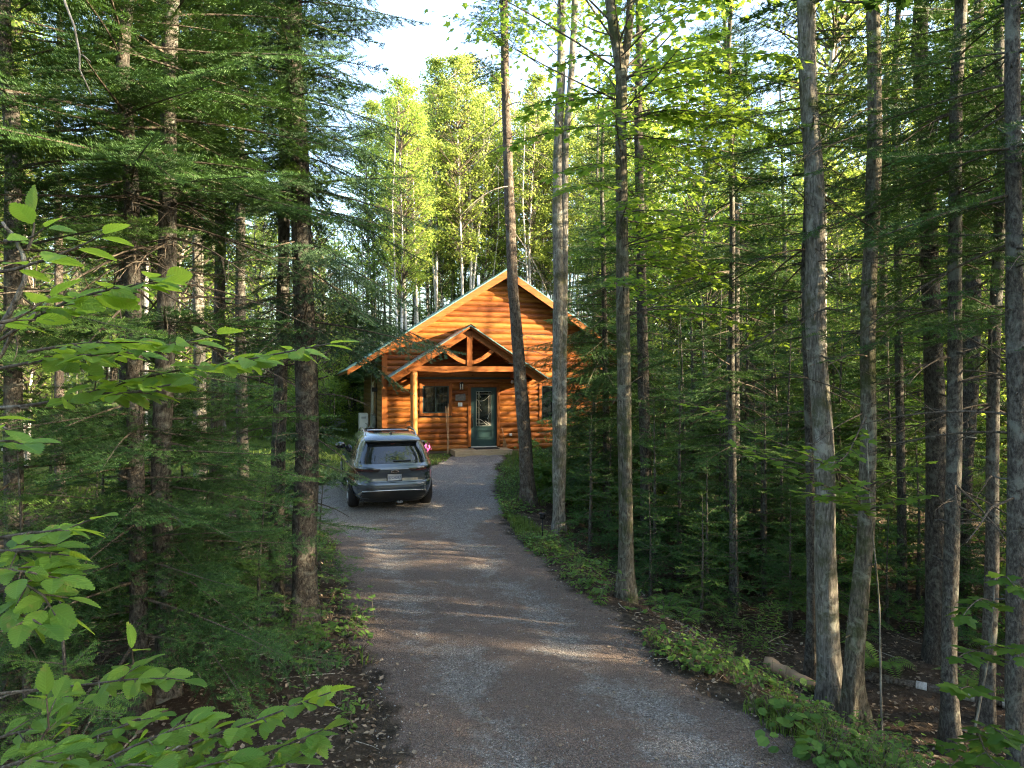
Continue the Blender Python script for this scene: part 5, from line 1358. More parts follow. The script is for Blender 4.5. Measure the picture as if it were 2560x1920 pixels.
PLACED = []
def in_sun_path(x, y, H, rad=3.0):
    """would this tree stand in the light that falls on the cabin gable?"""
    dx, dy = x+.6, y-24.6
    s = dx*S.x/math.hypot(S.x, S.y) + dy*S.y/math.hypot(S.x, S.y)
    if s < 3: return False
    off = abs(-dx*S.y + dy*S.x)/math.hypot(S.x, S.y)
    ray = 4.6 + s*math.tan(SUN_EL)
    return off < rad and H > ray - 2.6
def free(x, y, d):
    for (a, b, r_) in PLACED:
        if (x-a)**2+(y-b)**2 < (max(d, r_))**2: return False
    return True
def on_drive(x, y, pad):
    l, r = drive_edges(y); return y < 25 and l-pad < x < r+pad
def near_cab(x, y, pad):
    c, s = math.cos(ROT), math.sin(ROT); dx, dy = x-CAB[0], y-CAB[1]; t, d = dx*c+dy*s, -dx*s+dy*c
    return TL-pad < t < TR+pad and -pad-1 < d < CD+pad
def scatter(n, xr, yr, pick, dist, rng, cond=None, label=None, group=None, sun=True, sc=(.85, 1.1), tries=60):
    k = 0
    for _ in range(n*tries):
        if k >= n: break
        x, y = rng.uniform(*xr), rng.uniform(*yr)
        if on_drive(x, y, 1.0) or near_cab(x, y, 1.6) or (cond and not cond(x, y)) or not free(x, y, dist): continue
        src, H = pick(rng); s_ = rng.uniform(*sc)
        if sun and in_sun_path(x, y, H*s_): continue
        put(src, x, y, rng.uniform(0, 6.28), s_, label, group, tilt=(rng.normal(0, .015), rng.normal(0, .015)))
        PLACED.append((x, y, dist)); k += 1
CH = {0: 16, 1: 17.5, 2: 15, 3: 13}
def pk(wc, wa, wm):
    def f(r):
        u = r.random()*(wc+wa+wm)
        if u < wc: i = r.integers(0, 4); return CON[i], CH[int(i)]
        if u < wc+wa: i = r.integers(0, 4); return ASP[i], [19, 17.5, 20, 16][int(i)]
        i = r.integers(0, 2); return MAPL[i], [15, 12][int(i)]
    return f
R6 = np.random.default_rng(606)
for o in [x for x in COL.objects if x.parent is None and x.get('category') and 'tree' in x['category'] and x.location.length > .5]:
    PLACED.append((o.location.x, o.location.y, 1.3))
# the white birches and aspens one sees over the cabin roof
for vx, vy0, Y, k, sc in ((866, 640, 33, 3, 1.0), (884, 640, 34.5, 1, .92), (908, 620, 36, 0, .85), (941, 600, 38, 2, .95), (1006, 560, 37.5, 0, 1.0), (1014, 560, 38.5, 2, .98), (1056, 540, 41, 1, 1.05), (1152, 560, 38, 2, .92), (1164, 560, 39.5, 1, .98), (1185, 560, 43, 0, .9), (1262, 560, 38, 0, .88), (975, 560, 44, 0, 1.04), (1110, 560, 45, 1, 1.0), (1330, 560, 41, 2, .95), (1400, 560, 38, 1, 1.0), (895, 600, 40, 1, .9), (815, 600, 44, 0, 1.0), (842, 600, 47, 2, 1.0), (862, 600, 44, 1, 1.05), (930, 600, 50, 2, 1.1), (1020, 600, 52, 0, 1.12), (1095, 600, 50, 1, 1.15), (1160, 600, 52, 2, 1.1), (1245, 600, 50, 0, 1.12), (1310, 600, 50, 1, 1.15), (1385, 600, 48, 2, 1.05), (1440, 600, 46, 0, 1.0), (790, 600, 41, 3, 1.0), (925, 600, 43, 0, .95), (960, 600, 40, 1, .88), (990, 600, 42, 3, 1.05), (1035, 600, 39, 3, 1.0), (1080, 600, 43, 2, 1.02), (1135, 600, 41, 3, 1.08), (1200, 600, 40, 1, .92), (1225, 600, 44, 2, .95), (1290, 600, 43, 1, 1.02), (1365, 600, 42, 0, .95)):
    p = at(vx, vy0, Y); put(ASP[k], p[0], Y, R6.uniform(0, 6.28), sc, 'slender white-trunked tree with bright yellow-green crown behind the cabin', 'white-trunked trees behind the cabin'); PLACED.append((p[0], Y, 1.2))
L_US = ('young fir among the tree trunks beyond the clearing', 'young firs of the wood')
L_BACK = ('sunlit tree in the wood behind the cabin clearing', 'trees of the wood behind the cabin')
scatter(36, (-14, 9), (36, 50), lambda r: (CON[(0, 3, 3)[r.integers(0, 3)]], 13), 1.2, R6, None, *L_BACK, sc=(.45, .85))
scatter(12, (-13, 7), (51, 63), pk(.7, .0, .3), 1.6, R6, None, *L_BACK, sc=(.8, 1.0))
scatter(34, (-18, 10), (49, 62), lambda r: (CON[3], 13), 1.2, R6, None, *L_BACK, sc=(.75, 1.0))
scatter(16, (-10, 0), (37, 46), lambda r: (SAP2[2], 5), 1.0, R6, None, *L_US, sc=(1.2, 1.7))
for i_, vx_ in enumerate(range(728, 1230, 15)):
    Y_ = R6.uniform(37.5, 46); p_ = at(vx_, 600, Y_); put(CON[(3, 0, 3, 1)[i_ % 4]], p_[0], Y_, R6.uniform(0, 6.28), R6.uniform(.42, .68), *L_BACK)
for y_ in (9.6, 10.6, 11.7, 12.8, 13.9, 15.0, 6.6, 5.6):  # conifers added out of view, along the sun's rays, to shade the drive
    for s_ in (R6.uniform(11, 15), R6.uniform(17, 23)):
        put(CON[(3, 1)[R6.integers(0, 2)]], .974*s_, y_-.225*s_, R6.uniform(0, 6.28), R6.uniform(.75, 1.0), 'unseen conifer added beside the drive to shade the gravel', 'trees of the wood beside the viewer'); PLACED.append((.974*s_, y_-.225*s_, 1.2))
L_LEFT = ('tree of the shaded wood beyond the firs on the car side of the drive', 'trees of the wood on the car side')
L_RIGHT = ('tree of the crowded wood across the drive from the car', 'trees of the wood across the drive')
L_EDGE = ('unseen conifer added beside the drive to shade the gravel', 'trees of the wood beside the viewer')
L_FAR = ('tree in the far wood closing off the clearing', 'trees of the far wood')
scatter(26, (-34, 30), (37, 60), pk(.0, .8, .2), 2.2, R6, None, *L_BACK)
scatter(20, (-32, 28), (35, 58), pk(1, 0, 0), 2.2, R6, lambda x, y: not (-11 < x < 4), *L_BACK, sc=(.75, 1.0))
scatter(28, (-26, -5.6), (9.5, 37), pk(.55, .2, .25), 2.2, R6, lambda x, y: not (x > -11.5 and 15.5 < y < 34), *L_LEFT)
scatter(32, (4.5, 16), (11, 38), pk(.46, .12, .42), 2.0, R6, lambda x, y: x < .76*y+3, *L_RIGHT)
scatter(28, (7.5, 28), (-8, 13), pk(.5, .1, .4), 2.1, R6, lambda x, y: x > .74*y+1.4, *L_EDGE)
L_BEH = ('unseen tree added behind the viewer to block light from the sky', 'unseen trees added behind the viewer to block sky light')
scatter(34, (-17, 17), (-26, -5), pk(.75, .0, .25), 2.0, R6, lambda x, y: not (-2.5 < x < 4.5), *L_BEH, sun=False)  # added out of view so front faces get less sky light
scatter(10, (-18, -6.5), (-6, 8), pk(.7, .1, .2), 2.2, R6, lambda x, y: x < -.74*y-1.2, *L_EDGE)
scatter(70, (-66, 66), (60, 84), pk(.4, .45, .15), 2.6, R6, None, *L_FAR, sun=False)
# understorey
L_YB = ('young broadleaf tree with yellow-green leaves among the trunks of the wood', 'young broadleaf trees of the wood')
def lowk(r):
    i = int(r.integers(0, 3)); return LOW[i], (8, 6, 10)[i]
scatter(50, (5.0, 24), (17, 44), lowk, 1.9, R6, lambda x, y: x < .78*y+3, *L_YB, sun=True, sc=(.8, 1.2))
scatter(24, (-30, -6), (16, 42), lowk, 1.9, R6, lambda x, y: not (x > -10 and y < 32), *L_YB, sun=False, sc=(.8, 1.2))
scatter(55, (-48, 48), (42, 66), lowk, 2.2, R6, None, *L_YB, sun=False, sc=(.9, 1.5))
# low firs added in the sun's path to shade the foot of the cabin wall
def along_sun(s, off):
    hx, hy = S.x/math.hypot(S.x, S.y), S.y/math.hypot(S.x, S.y)
    return -.6+hx*s-hy*off, 24.6+hy*s+hx*off
for s_, off, sc in ((9.5, -3.2, .50), (10.5, -1.7, .54), (10.0, .2, .52), (11.5, 1.7, .55), (12.5, -2.6, .58), (13.0, 3.0, .58), (14.0, -.8, .62), (15.5, 1.2, .64), (16.5, -3.6, .66), (18, 2.4, .70), (19, -1.6, .72), (20, .3, .74), (22, -3.0, .80)):
    x, y = along_sun(s_, off); put(CON[3], x, y, R6.uniform(0, 6.28), sc, *L_RIGHT); PLACED.append((x, y, 1.5))
for s_, off, k, sc in ((7.0, .6, 2, 1.15), (7.6, 1.7, 2, 1.2), (8.4, 2.8, 2, 1.2), (9.2, .9, 2, 1.25), (10.2, 2.2, 2, 1.3), (6.2, 2.2, 1, 1.2)):
    x, y = along_sun(s_, off); put(SAP2[k], x, y, R6.uniform(0, 6.28), sc, *L_US); PLACED.append((x, y, 1.2))
for t_, s_, src_, sc in ((-3.0, 9.5, SAP2[2], 1.25), (-2.3, 10.5, SAP2[2], 1.3), (-1.6, 11.5, SAP2[2], 1.35), (-2.7, 13, CON[3], .62), (-1.9, 14, CON[3], .64), (-.9, 12.2, CON[3], .60), (-3.2, 15.5, CON[3], .66)):
    p_ = cab_world(t_, -.15, 0); x, y = p_[0]+s_*S.x/math.hypot(S.x, S.y), p_[1]+s_*S.y/math.hypot(S.x, S.y)
    put(src_, x, y, R6.uniform(0, 6.28), sc, *(L_US if src_ is SAP2[2] else L_RIGHT)); PLACED.append((x, y, 1.2))
for s_, off, k, sc in ((17, -.2, 2, .88), (27, 1.8, 0, .98)):  # taller conifers added to break the gable's sunlight into streaks
    x, y = along_sun(s_, off); put(CON[k], x, y, R6.uniform(0, 6.28), sc, *L_RIGHT); PLACED.append((x, y, 1.5))
L_UR = ('leafy shrub of the undergrowth among the tree trunks', 'shrubs of the undergrowth')
sapk = lambda r: (SAP2[r.integers(0, 4)], 4)
shk = lambda r: (SHR[r.integers(0, 3)], 2)
scatter(60, (-34, 34), (33, 56), sapk, 1.4, R6, lambda x, y: not near_cab(x, y, 2.2), *L_US, sun=False, sc=(.8, 1.5))
scatter(34, (-24, -5.5), (10, 34), sapk, 1.3, R6, lambda x, y: not (x > -11 and 14.5 < y < 33), *L_US, sun=False, sc=(.7, 1.2))
scatter(46, (4.0, 20), (10, 32), sapk, 1.2, R6, lambda x, y: x < .76*y+2, *L_US, sun=False, sc=(.7, 1.2))
scatter(36, (-14, -4.2), (27, 36), shk, .9, R6, lambda x, y: not near_cab(x, y, 1.2), *L_UR, sun=False, sc=(.7, 1.3))
scatter(30, (-26, 26), (30, 46), shk, 1.2, R6, None, *L_UR, sun=False, sc=(.9, 1.5))
scatter(46, (3.2, 16), (8, 26), shk, 1.1, R6, None, *L_UR, sun=False, sc=(.7, 1.2))
# the bright shrubs at the cabin corner
for i, (vx, vy, Y, k, sc) in enumerate(((1255, 1035, 20.0, 1, .85), (1300, 1040, 20.5, 0, 1.05), (1235, 1075, 17.8, 2, 1.1), (1285, 1080, 17.6, 0, .9), (1225, 1010, 21.5, 0, .75), (1330, 1050, 19.6, 1, .8), (1170, 1010, 21.6, 2, .8), (1190, 1060, 18.4, 2, .8))):
    p = at(vx, vy, Y); put(SHR[k], p[0], Y, R6.uniform(0, 6.28), sc, 'bright green leafy shrub between the double maple and the cabin wall', 'shrubs at the cabin corner')

# ------------------------------------------------------------------ plants near the drive
R7 = np.random.default_rng(77)
def leafy_plant(mb, rng, p, n, h, size, kind, mat=1, tint=.5, spread=.5):
    """a low rosette: n stalks that lean out, a blade on each"""
    for i in range(n):
        a = rng.uniform(0, 6.28); l = h*rng.uniform(.5, 1.15); s = spread*rng.uniform(.3, 1.1)
        tip = p + np.array([math.cos(a)*l*s, math.sin(a)*l*s, l])
        k = np.linspace(0, 1, 4); A = p + (tip-p)*k[:, None] + np.array([0, 0, .12*l])*np.sin(k*math.pi)[:, None]
        mb.tube(A, .0022, 4, 0, cap=False)
        d = np.array([math.cos(a), math.sin(a), rng.normal(-.25, .25)])
        stamp(mb, kind, [tip], [d], [np.array([0, 0, 1.])+rng.normal(0, .25, 3)], size*rng.uniform(.7, 1.2), mat, np.clip(tint+rng.normal(0, .16), 0, 1))
def weed(mb, rng, p, h, size, kind='ovate', step=.07, n=3, tint=.5, lean=.25):
    for i in range(n):
        a = rng.uniform(0, 6.28); l = h*rng.uniform(.6, 1.1); k = np.linspace(0, 1, 6)
        A = p + np.stack([np.cos(a)*lean*l*k**1.5, np.sin(a)*lean*l*k**1.5, l*k], -1) + rng.normal(0, .02, 3)*np.array([1, 1, 0])
        mb.tube(A, .004*(1-.7*k), 4, 0, cap=False)
        q = .15
        while q < 1:
            b = p + np.array([math.cos(a)*lean*l*q**1.5, math.sin(a)*lean*l*q**1.5, l*q]); az = rng.uniform(0, 6.28)
            for s_ in (0, math.pi):
                d = np.array([math.cos(az+s_), math.sin(az+s_), rng.normal(.1, .2)])
                stamp(mb, kind, [b], [d], [np.array([0, 0, 1.])+rng.normal(0, .2, 3)], size*rng.uniform(.7, 1.15)*(1.15-.5*q), 1, np.clip(tint+rng.normal(0, .14), 0, 1))
            q += step/l*rng.uniform(.8, 1.3)
def fern(mb, rng, p, n, L, tint=.6):
    for i in range(n):
        a = 2*math.pi*i/n + rng.normal(0, .3); l = L*rng.uniform(.7, 1.1); k = np.linspace(0, 1, 10)
        out = np.array([math.cos(a), math.sin(a), 0]); A = p + out*(l*.75*k)[:, None] + np.array([0, 0, 1])*(l*(.95*k-.75*k**2.2))[:, None]
        mb.tube(A, .004*(1-.8*k)+.0008, 4, 0, cap=False)
        s = np.linspace(.12, .98, max(8, int(l*30))); pos = np.stack([np.interp(s, k, A[:, j]) for j in range(3)], -1)
        tg = np.gradient(pos, axis=0); tg /= np.linalg.norm(tg, axis=1)[:, None]; sd = np.cross([0, 0, 1.], tg); sd /= np.linalg.norm(sd, axis=1)[:, None]
        for sg in (-1, 1):
            stamp(mb, 'narrow', pos, tg*.35+sd*sg, np.cross(tg, sd)*1.0, l*.20*np.sin(math.pi*np.clip(s*.86+.10, 0, 1))**.9+.010, 1, np.clip(tint+rng.normal(0, .1), 0, 1))

# ground cover along both edges of the drive and through the open wood: nobody could count it
gc = MB()
n = 0
for _ in range(60000):
    if n > 2600: break
    y = 3.2 + 22*R7.random()**1.35; l, r = drive_edges(y); side = R7.random()
    off = R7.exponential(.42)
    if side < .26:
        x = l - off + .12
        if y < 12 and R7.random() < .72: continue
    elif side < .68: x = r + off - .12
    else: x = R7.uniform(-6, 11)
    if l+.2 < x < r-.2 or near_cab(x, y, .2): continue
    dens = .18+.85*float(vnoise(x*1.9, y*1.9, 31)) + .30*float(vnoise(x*.7, y*.7, 32))
    if R7.random() > dens*1.1: continue
    k = R7.random(); p = np.array([x, y, hz(x, y)-.01])
    far = y > 11
    if k < .45: leafy_plant(gc, R7, p, R7.integers(3, 7), R7.uniform(.05, .15), R7.uniform(.035, .08), 'round', tint=R7.uniform(.3, .7), spread=.9)
    elif k < .8: leafy_plant(gc, R7, p, R7.integers(4, 9), R7.uniform(.08, .22), R7.uniform(.05, .09), 'simple' if far else 'ovate', tint=R7.uniform(.3, .75), spread=.9)
    else: weed(gc, R7, p, R7.uniform(.15, .38), R7.uniform(.05, .085), 'simple' if far else 'ovate', .075, 2, R7.uniform(.35, .7), .35)
    n += 1
tag(gc.build('ground_cover', [MAT['twig'], MAT['weed_leaf']]), kind='stuff')

# grass: tufts on the verge, and the small lawn beside and before the cabin
def grass(n, cond, hh, rng, name='grass'):
    pos = []
    while len(pos) < n:
        x, y = cond(rng)
        if x is None: continue
        pos.append((x, y))
    pos = np.array(pos); per = 7
    P = np.repeat(pos, per, 0) + rng.normal(0, .035, (n*per, 2)); z = height(P[:, 0], P[:, 1])
    l = hh*rng.uniform(.45, 1.2, len(P)); a = rng.uniform(0, 6.28, len(P)); b = rng.uniform(.15, .8, len(P)); wd = .004+.004*rng.random(len(P))
    base = np.stack([P[:, 0], P[:, 1], z-.01], -1); o = np.stack([np.cos(a), np.sin(a), 0*a], -1); s = np.stack([-np.sin(a), np.cos(a), 0*a], -1)*wd[:, None]
    m1 = base + o*(l*b*.3)[:, None] + np.array([0, 0, 1.])*(l*.6)[:, None]; tp = base + o*(l*b)[:, None] + np.array([0, 0, 1.])*(l*(1-.35*b))[:, None]
    V = np.stack([base-s, base+s, m1+s*.8, m1-s*.8, tp], 1).reshape(-1, 3); i = np.arange(len(P))[:, None]*5
    m = MB(); ti = np.repeat(np.clip(rng.normal(.5, .2, len(P)), 0, 1), 5)
    m.add(V, quads=i+np.array([[0, 1, 2, 3]]), tris=i+np.array([[3, 2, 4]]), tint=ti)
    return tag(m.build(name, MAT['grass_blade']), kind='stuff')
def c_lawn(rng):
    x, y = rng.uniform(-13, 8), rng.uniform(16.5, 36)
    l, r = drive_edges(y)
    if near_cab(x, y, .05): return None, None
    if y < 24.3 and l-.05 < x < r+.1: return None, None
    if x > r and x > 3.0: return None, None
    if y < 20 and x > r+.9: return None, None
    return x, y
grass(7000, c_lawn, .17, R7)
def c_verge(rng):
    y = 3.4+14*rng.random(); l, r = drive_edges(y)
    x = (l-rng.exponential(.25)+.05) if rng.random() < .12 else (r+rng.exponential(.35)-.08)
    if vnoise(x*1.3, y*1.3, 41) < .3: return None, None
    return x, y
grass(520, c_verge, .15, R7, 'verge_grass')

# fallen leaves and twigs on the wood floor; a few blown onto the gravel
pos = []
while len(pos) < 24000:
    y = 3.0+15*R7.random()**1.25; x = R7.uniform(-.74*y-.5, .74*y+.5); l, r = drive_edges(y)
    if l < x < r and R7.random() > .5*math.exp(-min(x-l, r-x)/.16): continue
    pos.append((x, y))
pos = np.array(pos); z = height(pos[:, 0], pos[:, 1])
k = len(pos); m = MB()
lr = drive_edges(pos[:, 1]); z = z + .02*((pos[:, 0] > lr[0]) & (pos[:, 0] < lr[1]))
stamp(m, 'simple', np.stack([pos[:, 0], pos[:, 1], z+.006+.012*R7.random(k)], -1), np.concatenate([R7.normal(0, 1, (k, 2)), R7.normal(0, .22, (k, 1))], 1), np.array([0, 0, 1.])+R7.normal(0, .28, (k, 3)), R7.uniform(.025, .075, k), 0, R7.random(k))
tag(m.build('fallen_leaves', MAT['dead_leaf']), kind='stuff')
pos = []
while len(pos) < 700:
    y = 3.0+16*R7.random()**1.2; l, r = drive_edges(y); q_ = R7.beta(.55, .55); x = l+(r-l)*q_; pos.append((x, y))
pos = np.array(pos); z = height(pos[:, 0], pos[:, 1])+.045; k = len(pos); m = MB()
stamp(m, 'simple', np.stack([pos[:, 0], pos[:, 1], z+.006], -1), np.concatenate([R7.normal(0, 1, (k, 2)), R7.normal(0, .12, (k, 1))], 1), np.array([0, 0, 1.])+R7.normal(0, .2, (k, 3)), R7.uniform(.025, .06, k), 0, .45+.55*R7.random(k))
tag(m.build('leaves_on_gravel'.replace('leaves_on_gravel', 'scattered_leaves'), MAT['dead_leaf']), kind='stuff')
# loose stones of the gravel
plain('pebble', (.22, .215, .21), .9, 0, .2, vary=.5, scale=30)
oct_v = np.array([(1, 0, 0), (-1, 0, 0), (0, 1, 0), (0, -1, 0), (0, 0, 1), (0, 0, -1)], float); oct_t = np.array([(0, 2, 4), (2, 1, 4), (1, 3, 4), (3, 0, 4), (2, 0, 5), (1, 2, 5), (3, 1, 5), (0, 3, 5)])
m = MB()
n = 7000; y = 3.2+15*R7.random(n)**1.5; l, r = drive_edges(y); u = R7.uniform(-1, 1, n); x = (l+r)/2+u*(r-l)/2
z = height(x, y) + .8*(.035*(1-u**2)-.03*np.exp(-((np.abs(u)-.46)/.16)**2)+.010*vnoise(x*3, y*3, 21)) - .012*np.abs(u)**8 + .014
s = (.004+.007*R7.random(n)**3)[:, None]*R7.uniform(.6, 1.3, (n, 3))
V = oct_v[None]*s[:, None] + np.stack([x, y, z], -1)[:, None] + R7.normal(0, .0015, (n, 6, 3))
m.add(V.reshape(-1, 3), tris=(oct_t[None]+(np.arange(n)*6)[:, None, None]).reshape(-1, 3)); tag(m.build('loose_gravel', MAT['pebble']), kind='stuff')
# small dead sticks
m = MB()
for i in range(240):
    y = 3.5+11*R7.random(); x = R7.uniform(-.7*y, .7*y); l, r = drive_edges(y)
    if l-.1 < x < r+.1 and R7.random() < .9: continue
    L = R7.uniform(.12, .7); a = R7.uniform(0, 6.28); k = np.linspace(0, 1, 4); X = x+np.cos(a)*L*k+R7.normal(0, .01, 4); Y = y+np.sin(a)*L*k+R7.normal(0, .01, 4)
    m.tube(np.stack([X, Y, height(X, Y)+.02+.04*R7.random()*k], -1), R7.uniform(.003, .009)*(1-.5*k), 5, 0)
tag(m.build('fallen_twigs', MAT['twig_pale']), kind='stuff')

# single plants that stand out
def plant(name, label, cat, vx, vy, fn, leaf='weed_leaf', group=None, Y=None):
    p = on_ground(vx, vy) if Y is None else np.array([at(vx, vy, Y)[0], Y, 0])
    if Y is not None: p[2] = hz(p[0], Y)
    o = thing(name, label, cat, tuple(p), 0, group); m = MB(); fn(m); m.build('foliage', [MAT['twig'], MAT[leaf]], o); return o
O = np.zeros(3)
def golden(m):
    for i in range(13): weed(m, R7, O+np.array([R7.normal(0, .16), R7.normal(0, .16), 0]), R7.uniform(.5, 1.0), .12, 'narrow', .045, 1, R7.uniform(.3, .6), .18)
plant('goldenrod', 'clump of tall narrow-leaved goldenrod at the top of the bank', 'goldenrod', 1632, 1415, golden)
for vx, vy, sc, lab in ((1702, 1565, 1.0, 'broad-leaved plant with pale blades at the foot of the thick grey maple'), (1770, 1630, 1.15, 'spreading broad-leaved plant below the mossy maple roots'), (1655, 1490, .9, 'broad-leaved plant on the gravel edge under the goldenrod'), (1490, 1445, .85, 'low leafy plant on the bank beside the gravel'), (1255, 1230, .9, 'leafy clump on the drive edge by the forked maple')):
    plant('broadleaf_plant', lab, 'plant', vx, vy, lambda m, sc=sc: [leafy_plant(m, R7, O+np.array([R7.normal(0, .16*sc), R7.normal(0, .16*sc), 0]), 6, .15*sc, .085*sc, 'round', tint=.45, spread=1.0) for _ in range(8)])
for vx, vy, Y, lab in ((2090, 1215, 11.5, 'sunlit fern between the slim trunks deep in the wood'), (2010, 1235, 10.8, 'fern beside the massive spruce'), (1900, 1450, 8.9, 'low fern behind the mossy maple'), (2150, 1330, 9.5, 'fern behind the leafy maple sapling'), (1460, 1100, 17.5, 'fern in the shade of the young firs')):
    plant('fern', lab, 'fern', vx, vy, lambda m: fern(m, R7, O, 9, .75), Y=Y)
def bank_weed(m):
    for i in range(5): weed(m, R7, O+np.array([R7.normal(0, .12), R7.normal(0, .12), 0]), R7.uniform(.25, .55), .10, 'maple_far', .10, 1, .55, .3)
for vx, vy, lab in ((1100, 1120, 'maple seedlings at the foot of the brown pine'), (1180, 1195, 'maple seedlings before the double maple'), (1225, 1165, 'leafy seedlings right of the double maple'.replace('right of', 'just past')), (1400, 1330, 'maple seedlings below the forked maple'), (1560, 1400, 'thin seedlings under the straight fir pole'), (700, 1400, 'seedlings on the leaf litter by the thick spruce'), (650, 1460, 'seedlings among dead leaves before the slim fir'), (770, 1340, 'small seedlings on the gravel edge by the thick spruce')):
    plant('maple_seedling', lab, 'seedlings', vx, vy, bank_weed, leaf='weed_leaf')

for i in range(26):
    y = R7.uniform(7.5, 17); l, r = drive_edges(y); x = r + R7.uniform(1.3, 7.5)
    if x > .70*y: continue
    o = thing('fern', 'fern on the shaded wood floor across the drive', 'fern', (x, y, hz(x, y)), 0, 'ferns of the wood floor'); m = MB(); fern(m, R7, O, int(R7.integers(5, 9)), R7.uniform(.35, .62), R7.uniform(.3, .7)); m.build('foliage', [MAT['twig'], MAT['weed_leaf']], o)
# maple saplings
def maple_sapling(label, base, Y, stem, sprays, r0=.012, tint=.6, size=.115):
    p0 = at(base[0], base[1], Y); p0[2] = hz(p0[0], Y)
    o = thing('maple_sapling', label, 'maple sapling', tuple(p0))
    m = MB(); trunk_mesh(m, [O]+[at(vx, vy, Y+dy)-p0 for vx, vy, dy in stem], r0, r0*.4, R7, .2, 8); m.build('trunk', MAT['bark_maple'], o, True)
    m = MB()
    for pts, tw in sprays:
        spray(m, R7, [at(vx, vy, Y+dy)-p0 for vx, vy, dy in pts], 'maple', size, .085, r0=.007, tint=tint, twig=tw, twigstep=.14, up=.2)
    m.build('crown', [MAT['twig'], MAT['maple_leaf']], o); return o
maple_sapling('thin maple sapling whose long leafy branch reaches across the thick grey maple', (1905, 1500), 6.9, [(1900, 1300, 0), (1880, 1100, -.1), (1870, 900, -.1)],
    [([(1880, 1060, -.1), (1760, 990, -.4), (1640, 940, -.6), (1540, 890, -.7), (1450, 855, -.8)], .45), ([(1875, 1080, -.1), (1780, 1050, -.5), (1690, 1000, -.8), (1590, 960, -1.0)], .40), ([(1885, 1100, -.1), (1800, 1075, -.7), (1720, 1060, -1.0)], .38),
     ([(1880, 1050, 0), (1930, 1020, -.4), (2005, 1000, -.7)], .35), ([(1880, 1100, -.2), (1960, 1075, -.6), (2010, 1070, -.9)], .3), ([(1870, 900, -.1), (1830, 985, -.5), (1790, 1010, -.9)], .35), ([(1878, 1120, -.1), (1840, 1060, -.9), (1850, 1040, -1.3)], .35)], tint=.55, size=.10)
maple_sapling('leafy maple sapling with big drooping leaves at the corner of the wood', (2075, 1700), 5.0, [(2110, 1550, 0), (2140, 1400, 0), (2150, 1240, .1)],
    [([(2110, 1560, 0), (2150, 1570, -.3), (2180, 1600, -.5)], .25), ([(2105, 1600, 0), (2070, 1640, -.3), (2050, 1659, -.4)], .25), ([(2120, 1500, 0), (2090, 1480, -.3), (2075, 1490, -.5)], .2), ([(2145, 1300, 0), (2110, 1290, -.3), (2080, 1330, -.4)], .2), ([(2145, 1260, 0), (2170, 1240, -.2), (2195, 1270, -.3)], .2),
     ([(2140, 1400, 0), (2170, 1390, -.3), (2200, 1420, -.4)], .2), ([(2110, 1570, 0), (2130, 1630, -.5), (2160, 1655, -.7)], .25), ([(2140, 1420, 0), (2100, 1400, -.2), (2070, 1420, -.3)], .2)], r0=.012, tint=.30, size=.115)

# foreground beech
def beech(label, root_xy, sprays, stems, tint=.6, size=.115):
    p0 = np.array([root_xy[0], root_xy[1], hz(*root_xy)]); o = thing('beech_sapling', label, 'beech sapling', tuple(p0))
    m = MB()
    for pts, r_ in stems:
        A = [(q if len(q) == 3 and isinstance(q, np.ndarray) else at(*q)) - p0 for q in pts]
        A = np.array(A); L = np.concatenate([[0], np.cumsum(np.linalg.norm(np.diff(A, axis=0), axis=1))]); s = np.linspace(0, L[-1], 40); Q = np.stack([np.interp(s, L, A[:, i]) for i in range(3)], -1)
        for i in range(3): Q[3:-3, i] = np.convolve(Q[:, i], np.ones(7)/7, 'valid')
        Q[3:-3] += np.cumsum(R7.normal(0, .0016, (34, 3)), 0)
        m.tube(Q, r_*(1-.6*s/L[-1]), 8, 0)
    m.build('stem', MAT['bark_maple'], o, True)
    m = MB()
    for pts, tw, st in sprays:
        spray(m, R7, [at(*q)-p0 for q in pts], 'beech', size, st, r0=.0045, tint=tint+R7.normal(0, .06), twig=tw, twigstep=.068, up=.34, twigs=tw > 0)
    m.build('foliage', [MAT['twig'], MAT['beech_leaf']], o); return o
g1 = np.array([-2.35, 2.5, hz(-2.35, 2.5)])
beech('beech sapling with long level sprays of toothed leaves reaching across the firs', (-2.35, 2.5),
    [([(-20, 590, 2.2), (60, 578, 2.2), (140, 550, 2.15), (225, 505, 2.1)], 0, .055), ([(10, 520, 2.3), (60, 520, 2.25), (100, 490, 2.2)], 0, .08), ([(60, 540, 2.3), (75, 500, 2.3), (72, 462, 2.3)], 0, .07),
     ([(-10, 740, 2.3), (70, 690, 2.3), (150, 640, 2.25), (250, 625, 2.2), (360, 600, 2.15)], .16, .036), ([(-20, 800, 2.4), (120, 772, 2.35), (250, 762, 2.3), (370, 748, 2.25), (470, 722, 2.2)], .17, .042), ([(60, 760, 2.5), (180, 740, 2.5), (300, 740, 2.5)], .15, .05),
     ([(-20, 885, 2.5), (100, 872, 2.45), (200, 848, 2.4), (330, 806, 2.35), (450, 792, 2.3), (580, 768, 2.2), (715, 742, 2.1)], .17, .042), ([(200, 850, 2.4), (280, 850, 2.3), (370, 830, 2.2)], .12, .07), ([(-20, 700, 2.0), (40, 690, 2.0), (110, 640, 2.0)], .1, .07)],
    [([g1, (-160, 1100, 2.4), (-60, 800, 2.35), (60, 690, 2.3), (105, 652, 2.28)], .014), ([(-60, 800, 2.35), (40, 640, 2.3), (64, 600, 2.3), (40, 530, 2.3), (5, 480, 2.3)], .012), ([(-120, 1000, 2.4), (-40, 890, 2.5), (60, 880, 2.47)], .012)], tint=.66, size=.098)
g2 = np.array([-2.0, 1.95, hz(-2.0, 1.95)])
